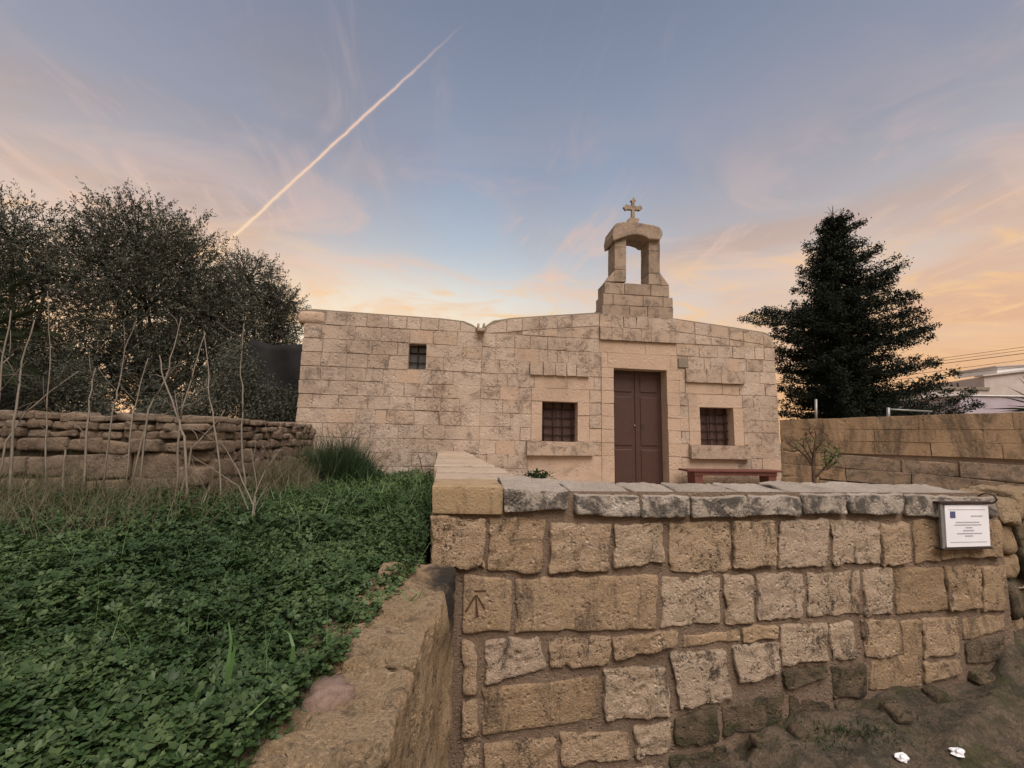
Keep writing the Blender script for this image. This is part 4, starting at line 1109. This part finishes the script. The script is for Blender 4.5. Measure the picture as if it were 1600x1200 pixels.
tuft(640, 940, [[(625, 922, 0), (612, 932, .0)], [(652, 928, 0), (640, 918, .01), (622, 925, 0)], [(655, 935, 0), (660, 920, 0)]], 'dark grass sprouting on the blackened end stone', .008)

# dead stalks standing in the bed
ST = [  # (depth, [(x, y) top to bottom], side twigs)
 (4.3, [(75, 455), (78, 540), (75, 620), (72, 690), (70, 790)]), (4.0, [(55, 500), (35, 565), (30, 600), (22, 660), (15, 800)]), (4.4, [(148, 575), (140, 625), (135, 680), (130, 780)]),
 (4.5, [(213, 503), (195, 545), (187, 600), (178, 632), (160, 775)]), (4.6, [(230, 560), (215, 620), (207, 645), (195, 770)]), (4.5, [(285, 495), (270, 545), (260, 590), (232, 640), (215, 775)]),
 (4.1, [(248, 555), (255, 590), (275, 645), (287, 682), (292, 790)]), (4.4, [(320, 520), (305, 570), (285, 640), (280, 665), (276, 780)]), (4.2, [(318, 517), (325, 570), (328, 620), (340, 690), (345, 790)]),
 (4.5, [(383, 505), (375, 570), (380, 620), (378, 690), (385, 780)]), (3.8, [(18, 485), (3, 560), (-4, 640), (-8, 800)]), (4.2, [(122, 580), (75, 615), (40, 645), (10, 690), (-10, 790)]),
 (3.9, [(22, 553), (0, 570), (-30, 600), (-60, 810)]), (4.6, [(115, 660), (103, 690), (100, 720), (98, 775)]), (4.7, [(300, 630), (262, 645), (230, 655), (200, 775)]), (4.3, [(352, 640), (330, 670), (300, 700), (280, 785)]),
 (3.2, [(345, 690), (372, 735), (395, 790), (408, 870)]), (3.3, [(392, 700), (400, 760), (398, 810), (392, 880)]), (3.1, [(438, 700), (415, 735), (398, 775), (385, 885)]), (3.4, [(300, 712), (335, 735), (372, 760), (410, 850)]),
 (3.2, [(420, 755), (400, 790), (378, 830), (370, 890)]), (3.3, [(330, 760), (316, 790), (318, 830), (316, 880)]),
]
where = ['tallest straight', 'forked', 'short straight', 'tall slanting', 'thin slanting', 'tall leaning', 'kinked', 'tall right-leaning', 'wavy', 'tall upright', 'left-edge', 'low diagonal', 'left-edge drooping', 'stubby', 'low flat', 'crossing',
         'brown right-slanting', 'brown upright', 'brown left-slanting', 'long brown diagonal', 'short brown', 'small brown hooked']
spot = ['at the far left, before the palm', 'second from the left edge', 'left of centre on the rubble wall', 'against the main olive tree', 'behind the tall slanting one', 'below the olive crown', 'between two tall stalks', 'left half of the pair crossing at the top', 'right half of the pair crossing at the top',
        'before the black shade net', 'cut by the frame', 'crossing the tallest straight stalk', 'cut by the frame low down', 'before the left rubble wall', 'lying across several stalks', 'across the pair of stalks',
        'in the near tangle, from upper left', 'in the near tangle, standing', 'in the near tangle, from upper right', 'through the near tangle', 'at the right of the near tangle', 'at the left of the near tangle']
for i, (d, px) in enumerate(ST):
    px = px[::-1]
    pts = []
    for a, b_ in zip(px, px[1:]):
        for t in (0, .33, .66): pts.append((a[0] + (b_[0] - a[0]) * t, a[1] + (b_[1] - a[1]) * t))
    pts.append(px[-1])
    P3 = [at(x + random.uniform(-1.6, 1.6), y, d=d + random.uniform(-.02, .02) + .06 * k) for k, (x, y) in enumerate(pts)]
    P3[0].z = min(P3[0].z, 1.06)
    thick = (0.011 if d > 3.6 else 0.006) * random.uniform(.8, 1.2)
    st = thing('dry_stalk', P3[0], '%s dead plant stalk %s' % (where[i], spot[i]), 'dry plant', 'dead stalks in front of the rubble wall')
    n_ = len(P3)
    tubes('stem', [(P3, [thick * (1 - .62 * k / n_) for k in range(n_)])], MT['stalk'], st, 6)
    for j in range(3 if d > 3.6 else 4):
        k = random.randint(n_ // 3, n_ - 2)
        q = P3[k]
        v = Vector((random.uniform(-1, 1), random.uniform(-.6, .6), random.uniform(.1, 1))).normalized()
        l = random.uniform(.12, .38)
        tubes('twig', [([q, q + v * l * .5 + Vector((0, 0, .01)), q + v * l + Vector((random.uniform(-.04, .04), 0, random.uniform(-.03, .05)))], [thick * .45, thick * .32, thick * .15])], MT['stalk'], st, 5)

# dark broom-like bush against the field wall
def bush(name, px, py, d, w, h, n, lab, mat='bush', cat='bush'):
    base = at(px, py, d=d); base.z = 1.03
    t = thing(name, base, lab, cat)
    rt = np.array(base)[None] + np.stack([rng.normal(0, w * .33, n), rng.normal(0, .22, n), np.zeros(n)], 1)
    out = (rt - np.array(base)) * np.array([.9, .9, 0]) + rng.normal(0, .18, (n, 3)) + np.array([0, 0, 1.])
    out /= np.linalg.norm(out, axis=1)[:, None]
    ln = h * rng.uniform(.35, 1.0, n) * np.exp(-((rt[:, 0] - base.x) / (w * .6)) ** 2)
    bend = rng.normal(0, .25, (n, 3)) * ln[:, None]
    V, F = blades(rt, out, ln, np.full(n, .012), bend, 4)
    fastmesh('foliage', V, F, MT[mat], t)
    tubes('stem', [([base + Vector((random.uniform(-.2, .2), random.uniform(-.1, .1), 0)), base + Vector((random.uniform(-.3, .3), 0, h * .6)), base + Vector((random.uniform(-.45, .45), 0, h * 1.25))], [.008, .006, .002]) for _ in range(9)], MT['twig'], t, 5)
bush('broom_bush', 525, 750, 6.6, 0.95, 0.66, 6000, 'dark bushy green plant at the chapel foot, beside the rubble wall')
bush('weed_bush', 440, 775, 5.6, 0.6, 0.40, 2600, 'low brownish weed clump left of the dark bush', 'drygrass', 'weed')
# single dark weed stem by the garden wall
p = [at(x, y, d=7.0) for x, y in ((664, 752), (660, 735), (656, 718), (653, 708), (648, 712))]
t = thing('weed', p[0], 'thin dark forked weed stem by the garden wall', 'weed')
tubes('stem', [(p, [.012, .01, .008, .006, .004]), ([p[2], at(664, 712, d=7.), at(668, 722, d=7.)], [.006, .005, .003])], MT['twig'], t, 5)
# small green plant behind the front wall
p0 = at(839, 760, d=7.3)
t = thing('leafy_weed', p0, 'small dark green leafy plant peeping over the front wall', 'plant')
c = np.array(at(838, 744, d=7.3))[None] + rng.normal(0, 1, (260, 3)) * np.array([.12, .06, .035])
V, F = leafquads(c, .09, .035); fastmesh('leaves', V, F, MT['bush'], t)
tubes('stem', [([Vector((p0.x, p0.y, ZG)), at(838, 745, d=7.3)], [.012, .006])], MT['twig'], t, 5)

# moss and small weeds at the wall foot
n = 380
px_ = rng.normal(1325, 45, n); py_ = rng.normal(1152, 12, n)
rt = np.array([on_street(a, b_) for a, b_ in zip(px_, py_)])
rt = rt[rt[:, 1] < YW - .02]
n = len(rt)
dr = rng.normal(0, .5, (n, 3)) + np.array([0, 0, 1.]); dr /= np.linalg.norm(dr, axis=1)[:, None]
V, F = blades(rt, dr, rng.uniform(.010, .03, n), np.full(n, .006), rng.normal(0, .01, (n, 3)), 2)
tag(fastmesh('weeds', V, F, MT['bush']), 'low green weeds at the foot of the front wall', 'weeds', kind='stuff')
for i, (x, y, s) in enumerate(((1120, 1172, .05), (1185, 1160, .035), (1248, 1148, .045), (1400, 1118, .06), (1462, 1090, .05), (1530, 1062, .06))):
    p = on_street(x, y)
    st = block('loose_stone', [(p.x - s, p.y - s, p.z - .02), (p.x + s, p.y - s, p.z - .02), (p.x + s * .8, p.y - s, p.z + s), (p.x - s * .9, p.y - s, p.z + s * .8)], (0, 2 * s, 0), MT['wall_dark'], None, r=s * .5, n=(4, 4, 3), amp=s * .2, freq=14, closed=True)
    tag(st, 'dark loose stone at the wall foot, number %s from the retaining wall' % ('first', 'second', 'third', 'fourth', 'fifth', 'last')[i], 'stone', 'loose stones at the wall foot')
    st['label'] = '%s loose dark stone along the front wall foot, counted from the left' % ('first', 'second', 'third', 'fourth', 'fifth', 'last')[i]

# ================================================================== BARE SHRUB IN THE COURTYARD
def sp3(x, y, dd=0.0): return at(x, y, d=6.9 + dd)
base = sp3(1272, 790); base.z = ZG
shrub = thing('small_tree', base, 'small nearly bare tree in front of the courtyard wall', 'tree')
trunk = [base, sp3(1272, 757), sp3(1271, 742), sp3(1270, 722), sp3(1273, 700), sp3(1275, 680), sp3(1272, 668)]
limbs = [(trunk, [.035, .03, .026, .022, .018, .012, .006])]
segs = [([(1271, 748), (1284, 735), (1296, 722), (1303, 712), (1308, 702)], .022), ([(1271, 730), (1258, 712), (1246, 702), (1232, 694)], .018), ([(1270, 722), (1255, 698), (1243, 688)], .014), ([(1273, 705), (1284, 690), (1290, 680)], .013),
        ([(1271, 715), (1262, 692), (1258, 680)], .012), ([(1290, 728), (1288, 708), (1294, 696)], .012), ([(1246, 702), (1240, 706), (1230, 704)], .009), ([(1275, 690), (1266, 678), (1262, 672)], .009), ([(1284, 735), (1292, 734), (1302, 726)], .01)]
for s, r0 in segs:
    pts = [sp3(x, y, random.uniform(-.12, .12) * k) for k, (x, y) in enumerate(s)]
    limbs.append((pts, [r0 * (1 - .7 * k / len(pts)) for k in range(len(pts))]))
    for q in pts[1:]:
        for _ in range(4):
            v = Vector((random.uniform(-1, 1), random.uniform(-.8, .8), random.uniform(-.1, 1))).normalized() * random.uniform(.06, .16)
            limbs.append(([q, q + v * .6, q + v + Vector((0, 0, .02))], [.006, .004, .002]))
tubes('trunk', limbs, MT['twig'], shrub, 5)
c = []
for (x, y, s, k) in ((1302, 712, 7, 90), (1294, 722, 7, 80), (1290, 700, 7, 40), (1240, 695, 10, 40), (1262, 690, 10, 40), (1305, 702, 4, 30)):
    for _ in range(k): c.append(sp3(x + random.gauss(0, s), y + random.gauss(0, s * .6), random.uniform(-.15, .15)))
V, F = leafquads(np.array(c), .05, .022); fastmesh('crown', V, F, MT['shrub'], shrub)

# ================================================================== TREES ON THE LEFT
def olive(name, lobes, d, n, trunk_px, lab, L=.072, W=.021):
    g = at(trunk_px, 700, d=d); base = Vector((g.x, g.y, 0.8))
    t = thing(name, base, lab, 'tree', 'trees behind the rubble wall')
    C, AX = [], []
    limbs = []
    fork = base + Vector((0, 0, 1.1))
    limbs.append(([base, base + Vector((.04, 0, .6)), fork], [.16, .13, .12]))
    tot = sum(rx * ry for _, _, rx, ry in lobes)
    k = d * 1.02 / 650
    rgt = np.array([math.cos(YAW), -math.sin(YAW), 0]); fw = np.array([math.sin(YAW), math.cos(YAW), 0])
    for cx, cy, rx, ry in lobes:
        c = np.array(at(cx, cy, d=d))
        m = int(n * rx * ry / tot)
        nt = max(8, m // 20)
        u = rng.normal(size=(nt, 3)); u /= np.linalg.norm(u, axis=1)[:, None]
        du = u + rng.normal(0, .55, (nt, 3)) + np.array([0, 0, .35]); du /= np.linalg.norm(du, axis=1)[:, None]
        rad = rng.random(nt) ** (1 / 2.6)
        u = u * rad[:, None] * (1 + .12 * rng.normal(size=nt))[:, None]
        tw = c + np.outer(u[:, 0] * rx * k, rgt) + np.outer(u[:, 1] * (rx + ry) * .45 * k, fw) + np.outer(u[:, 2] * ry * k, [0, 0, 1])
        ld = np.repeat(du, 20, 0)
        tt = np.tile(np.linspace(-.35, 1, 20), nt) * np.repeat(rng.uniform(.14, .30, nt), 20)
        C.append(np.repeat(tw, 20, 0) + ld * tt[:, None] + rng.normal(0, .018, (nt * 20, 3)))
        AX.append(ld)
        cv = Vector(c.tolist())
        midp = (fork + cv) / 2 + Vector((random.uniform(-.2, .2), random.uniform(-.2, .2), .1))
        limbs.append(([fork, midp, cv], [.075, .05, .025]))
        for q in tw[:: max(1, nt // 14)]:
            limbs.append(([cv, (cv + Vector(q.tolist())) / 2 + Vector((0, 0, .05)), Vector(q.tolist())], [.022, .014, .006]))
    tubes('trunk', limbs, MT['bark'], t, 6)
    V, F = leafquads(np.concatenate(C), L, W, axis=np.concatenate(AX))
    fastmesh('crown', V, F, MT['olive'], t)
olive('olive_tree', [(20, 380, 78, 82), (-60, 430, 110, 120), (70, 455, 62, 80), (-30, 560, 120, 90), (80, 585, 80, 60)], 8.8, 80000, 10, 'grey-green olive tree cut by the left edge, above the palm fronds')
olive('olive_tree', [(215, 370, 88, 60), (165, 420, 62, 82), (290, 425, 66, 85), (230, 480, 105, 95), (330, 500, 62, 80), (170, 575, 120, 75), (300, 585, 110, 78)], 9.6, 150000, 230, 'largest rounded olive tree crown, in the middle behind the rubble wall')
olive('olive_tree', [(390, 440, 46, 45), (380, 510, 60, 70), (437, 478, 32, 34), (440, 520, 26, 50), (400, 600, 66, 60)], 11.0, 62000, 400, 'smaller olive tree beside the chapel corner')
# scrub filling the foot of the trees
n = 80000
cx = rng.uniform(-60, 470, n); cy = 685 - (75 + 45 * np.sin(cx * .021) + 25 * np.sin(cx * .053 + 1)) * rng.random(n)
dd = rng.uniform(7.6, 8.6, n)
cs = np.array([at(a, b_, d=e) for a, b_, e in zip(cx[:n // 10], cy[:n // 10], dd[:n // 10])])
cs = np.repeat(cs, 10, 0) + rng.normal(0, .09, (n // 10 * 10, 3))
V, F = leafquads(cs, .06, .02)
tag(fastmesh('undergrowth', V, F, MT['olive']), 'dark undergrowth below the olive trees', 'undergrowth', kind='stuff')
# black shade net on posts left of the chapel
q = [at(372, 655, d=8.9), at(474, 660, d=8.9), at(474, 536, d=8.9), at(392, 528, d=8.9)]
net = thing('shade_net', Vector((q[0].x, q[0].y, .8)), 'black shade net hung between posts, left of the chapel', 'net fence')
V, F = [], []
for j in range(13):
    for i in range(17):
        u, v = i / 16, j / 12
        p = (q[0] * (1 - u) + q[1] * u) * (1 - v) + (q[3] * (1 - u) + q[2] * u) * v
        V.append(p + Vector((0, .05 * math.sin(9 * u + 5 * v) + .03 * noise.noise(p * 4), -.10 * math.sin(math.pi * u) * v)))
F = [(j * 17 + i, j * 17 + i + 1, (j + 1) * 17 + i + 1, (j + 1) * 17 + i) for j in range(12) for i in range(16)]
nm = mesh('net', V, F, MT['net'], net, True)
sm = nm.modifiers.new('thick', 'SOLIDIFY'); sm.thickness = .006
for a in (q[3], q[2]):
    tubes('post', [([Vector((a.x, a.y + .05, .7)), Vector((a.x, a.y + .05, a.z + .04))], [.025, .022])], MT['bark'], net, 8)

# palm at the left edge
def frond(t, root, tip, sag, nleaf, L, mat='palm', w=.03):
    root, tip = Vector(root), Vector(tip)
    V, F = [], []
    pts = [root.lerp(tip, s) + Vector((0, 0, sag * 4 * s * (1 - s))) for s in [k / 12 for k in range(13)]]
    v, f = tube_data(pts, [.014 * (1 - .8 * k / 12) for k in range(13)], 5)
    V += v; F += f
    ax = (tip - root).normalized()
    up = Vector((0, 0, 1)); sd = ax.cross(up).normalized()
    for k in range(nleaf):
        s = .08 + .92 * k / nleaf
        i = min(11, int(s * 12)); p = pts[i].lerp(pts[i + 1], s * 12 - i)
        for sg in (-1, 1):
            dv = (ax * .75 + sd * sg * .8 + up * random.uniform(-.1, .25)).normalized()
            l = L * (1 - .55 * abs(s - .4)) * random.uniform(.85, 1.1)
            n_ = dv.cross(up).normalized() * w * .5
            e = p + dv * l + Vector((0, 0, -.25 * l))
            m_ = p + dv * l * .5
            b0 = len(V)
            V += [p - n_ * .5, p + n_ * .5, m_ + n_, e, m_ - n_]
            F.append((b0, b0 + 1, b0 + 2, b0 + 3, b0 + 4))
    mesh('frond', V, F, MT[mat], t)
pc = at(-95, 560, d=6.9)
palm = thing('palm_tree', (pc.x, pc.y, .8), 'palm fronds entering at the left edge, before the olive tree', 'palm')
tubes('trunk', [([(pc.x, pc.y, .8), (pc.x + .02, pc.y, 1.6), (pc.x, pc.y, pc.z)], [.2, .17, .15])], MT['bark'], palm, 10)
for x, y, dd in ((85, 525, -.2), (40, 430, .2), (75, 480, .5), (10, 600, -.6), (-80, 400, .2), (-200, 430, 0), (-260, 520, .3), (60, 590, .4), (-20, 380, .9), (-140, 640, -.8)):
    frond(palm, pc, at(x, y, d=6.9 + dd), .22, 26, .42)

# ================================================================== RIGHT: CONIFER, FENCE, HOUSES, WIRES, PALM
DC = 13.0
gb = at(1308, 690, d=DC)
con = thing('conifer_tree', (gb.x, gb.y, .8), 'tall dark spreading conifer behind the courtyard wall', 'tree')
top_p = at(1301, 330, d=DC)
axis = lambda py: at(1301 + (py - 325) * .03, py, d=DC)
tk = [Vector((gb.x, gb.y, .8))] + [axis(py) for py in (640, 560, 480, 400, 360, 322)]
prof_l = [(325, 2), (336, 4), (348, 13), (365, 30), (385, 40), (410, 38), (425, 58), (445, 62), (462, 58), (478, 95), (492, 132), (505, 108), (530, 98), (560, 100), (600, 92), (640, 92), (670, 90)]
prof_r = [(325, 2), (336, 6), (347, 36), (362, 44), (380, 50), (400, 62), (418, 96), (440, 98), (455, 84), (475, 100), (500, 132), (512, 156), (535, 128), (560, 134), (580, 138), (600, 146), (625, 160), (645, 172), (670, 170)]
def pf(tab, y):
    for (a, va), (b_, vb) in zip(tab, tab[1:]):
        if y <= b_: return va + (vb - va) * (y - a) / (b_ - a)
    return tab[-1][1]
limbs = [(tk, [.24, .17, .13, .10, .07, .04, .008])]
C, Wt = [], []
kk = DC * 1.06 / 650
rgt = Vector((math.cos(YAW), -math.sin(YAW), 0)); fwd = Vector((math.sin(YAW), math.cos(YAW), 0))
random.seed(21)
def conbranch(py, az, L, rise):
    p0 = axis(py)
    dv = rgt * math.cos(az) + fwd * math.sin(az)
    pts = [p0 + dv * L * s + Vector((0, 0, rise * L * s - .22 * L * s * (1 - s) + .10 * L * s ** 3)) for s in (0, .25, .5, .75, 1)]
    limbs.append((pts, [.035, .028, .02, .013, .005]))
    sdv = dv.cross(Vector((0, 0, 1)))
    m = max(4, int(L / .15))
    for k in range(m):
        s = .18 + .82 * (k + random.random()) / m
        i = min(3, int(s * 4)); p = pts[i].lerp(pts[i + 1], s * 4 - i)
        sp_ = .15 * L * (1.0 - s) ** .8 + .09 * s + .03
        for _ in range(5):
            q = p + sdv * random.uniform(-1, 1) * sp_ + Vector((0, 0, random.gauss(.04, .05)))
            C.append(q)
for py in np.concatenate([np.arange(334, 480, 12.0), np.arange(480, 655, 14.0)]):
    nb = 13 if py > 470 else 10 if py > 380 else 7
    for j in range(nb):
        az = 2 * math.pi * (j + random.random()) / nb
        c_ = math.cos(az)
        ext = pf(prof_r, py) if c_ > 0 else pf(prof_l, py)
        side_len = ext * kk
        L = side_len * random.choice((1.0, .94, .74, .5, .42, .86)) * (1 if abs(c_) > .5 else .8) * (1 - .22 * max(0.0, -math.sin(az)))
        if L > .12: conbranch(py + random.uniform(-3, 3), az, L, -.09 + .12 * random.random())
for px, py, y0 in ((1172, 490, 505), (1186, 487, 500), (1404, 420, 455), (1392, 436, 462), (1462, 510, 528), (1440, 515, 530), (1436, 560, 570), (1480, 600, 606), (1525, 612, 640), (1212, 515, 520), (1245, 440, 455), (1350, 348, 362), (1262, 382, 392), (1534, 630, 648)):
    tip = at(px, py, d=DC); p0 = axis(y0)
    v = tip - p0; L = Vector((v.x, v.y, 0)).length
    az = math.atan2(v.dot(fwd), v.dot(rgt))
    conbranch(y0, az, L, v.z / L - .10)
tubes('trunk', limbs, MT['bark'], con, 5)
C = np.array([tuple(c) for c in C])
rep = max(4, int(150000 / len(C)))
cc = np.repeat(C, rep, 0) + rng.normal(0, 1, (len(C) * rep, 3)) * np.array([.062, .062, .042])
V, F = leafquads(cc, .085, .034); fastmesh('crown', V, F, MT['conifer'], con)
# sparse twigs at the very tip
tubes('leader_twigs', [([axis(335), at(1301 + dx, 335 + dy, d=DC)], [.012, .004]) for dx, dy in ((-14, -4), (-12, 6), (12, 2), (-8, -12), (9, -8), (0, -14), (-15, 12))], MT['twig'], con, 4)

fence = thing('pipe_fence', at(1330, 660, d=10.5), 'grey pipe posts and rail behind the courtyard wall', 'fence')
tubes('post', [([at(1275, 672, d=10.2), at(1275, 624, d=10.2)], [.03, .03])], MT['steel'], fence, 8)
tubes('post', [([at(1388, 665, d=10.0), at(1388, 637, d=10.0)], [.035, .035])], MT['steel'], fence, 8)
tubes('rail', [([at(1386, 639.5, d=10.0), at(1456, 643, d=10.0)], [.022, .022])], MT['steel'], fence, 8)

def slab(name, pts, back, mat, parent): return block(name, pts, back, MT[mat], parent, r=.02, amp=0, closed=True, smooth=False)
h1 = thing('house', at(1640, 640, d=40), 'pale rendered house with a white rooftop box, at the right edge', 'house')
fdir = fwd * 9 + rgt * 2
slab('wall', [at(1539, 650, d=40), at(1760, 650, d=40), at(1760, 562, d=40), at(1538, 588, d=40)], fdir, 'house', h1)
slab('parapet', [at(1536.5, 588.2, d=39.8), at(1760, 562.5, d=39.8), at(1760, 560, d=39.8), at(1536, 585.6, d=39.8)], fwd * .8, 'house', h1)
slab('rooftop_box', [at(1558, 583, d=43), at(1640, 573, d=43), at(1640, 568, d=43), at(1558, 573, d=43)], fwd * 4, 'tank', h1)
slab('roof_lid', [at(1556, 573.4, d=42.8), at(1642, 568.4, d=42.8), at(1642, 566.6, d=42.8), at(1556, 571.4, d=42.8)], fwd * 4.4, 'house', h1)
h2 = thing('outbuilding', at(1560, 650, d=28), 'low lilac outbuilding in front of the pale house, behind the courtyard wall', 'building')
slab('wall', [at(1500, 655, d=28), at(1740, 655, d=28), at(1740, 622, d=28), at(1500, 618, d=28)], fwd * 6, 'house_lilac', h2)
slab('coping', [at(1498, 618.2, d=27.9), at(1740, 622.2, d=27.9), at(1740, 620.4, d=27.9), at(1498, 616.4, d=27.9)], fwd * 6.2, 'tank', h2)
h3 = thing('flat_house', at(1500, 650, d=36), 'far flat-roofed pale house between the conifer and the pale rendered house', 'house')
slab('wall', [at(1440, 655, d=37), at(1546, 655, d=37), at(1546, 609, d=37), at(1440, 606, d=37)], fwd * 6, 'house', h3)
slab('parapet', [at(1438, 608.3, d=36.9), at(1547, 610, d=36.9), at(1547, 605, d=36.9), at(1438, 604, d=36.9)], fwd * .6, 'roof', h3)
tubes('vent_pipe', [([at(1497, 607, d=37), at(1496.5, 598, d=37)], [.09, .09])], MT['iron'], h3, 6)
names = ['topmost', 'second', 'third', 'fourth', 'lowest']
for i, (x0, y0, x1, y1) in enumerate(((1460, 560.6, 1600, 541.6), (1462, 564.4, 1600, 546.4), (1460, 569, 1600, 551.6), (1467, 579, 1600, 561.6), (1478, 585, 1600, 573))):
    s = (y1 - y0) / (x1 - x0)
    P3 = [at(x, y0 + s * (x - x0) + .0009 * (x - 1250) * (x - 1800) * -.02 * .5, d=20) for x in range(1200, 1860, 60)]
    tg = tubes('power_line', [(P3, [.011 if i != 2 else .016] * len(P3))], MT['wire'], None, 5)
    tag(tg, '%s of the five overhead wires, right of the conifer' % names[i], 'wire', 'overhead wires')
yc_ = at(1640, 640, d=7.6)
yu = thing('yucca_plant', (yc_.x, yc_.y, .8), 'spiky green palm-like leaves entering at the right edge above the wall', 'plant')
tubes('trunk', [([(yc_.x, yc_.y, .8), tuple(yc_)], [.08, .07])], MT['bark'], yu, 8)
for k in range(46):
    a = random.uniform(0, 2 * math.pi); el = random.uniform(-.25, 1.2)
    dv = Vector((math.cos(a) * math.cos(el), math.sin(a) * math.cos(el), math.sin(el)))
    l = random.uniform(.55, .85)
    n_ = dv.cross(Vector((0, 0, 1))).normalized() * .02
    m_ = yc_ + dv * l * .5; e = yc_ + dv * l + Vector((0, 0, -.08 * l))
    mesh('leaf', [yc_ - n_ * .6, yc_ + n_ * .6, m_ + n_, e, m_ - n_], [(0, 1, 2, 3, 4)], MT['palm'], yu)
for o in bpy.data.objects:
    if o.parent is None and o.get('category') and not o.get('kind'): o['kind'] = 'thing'
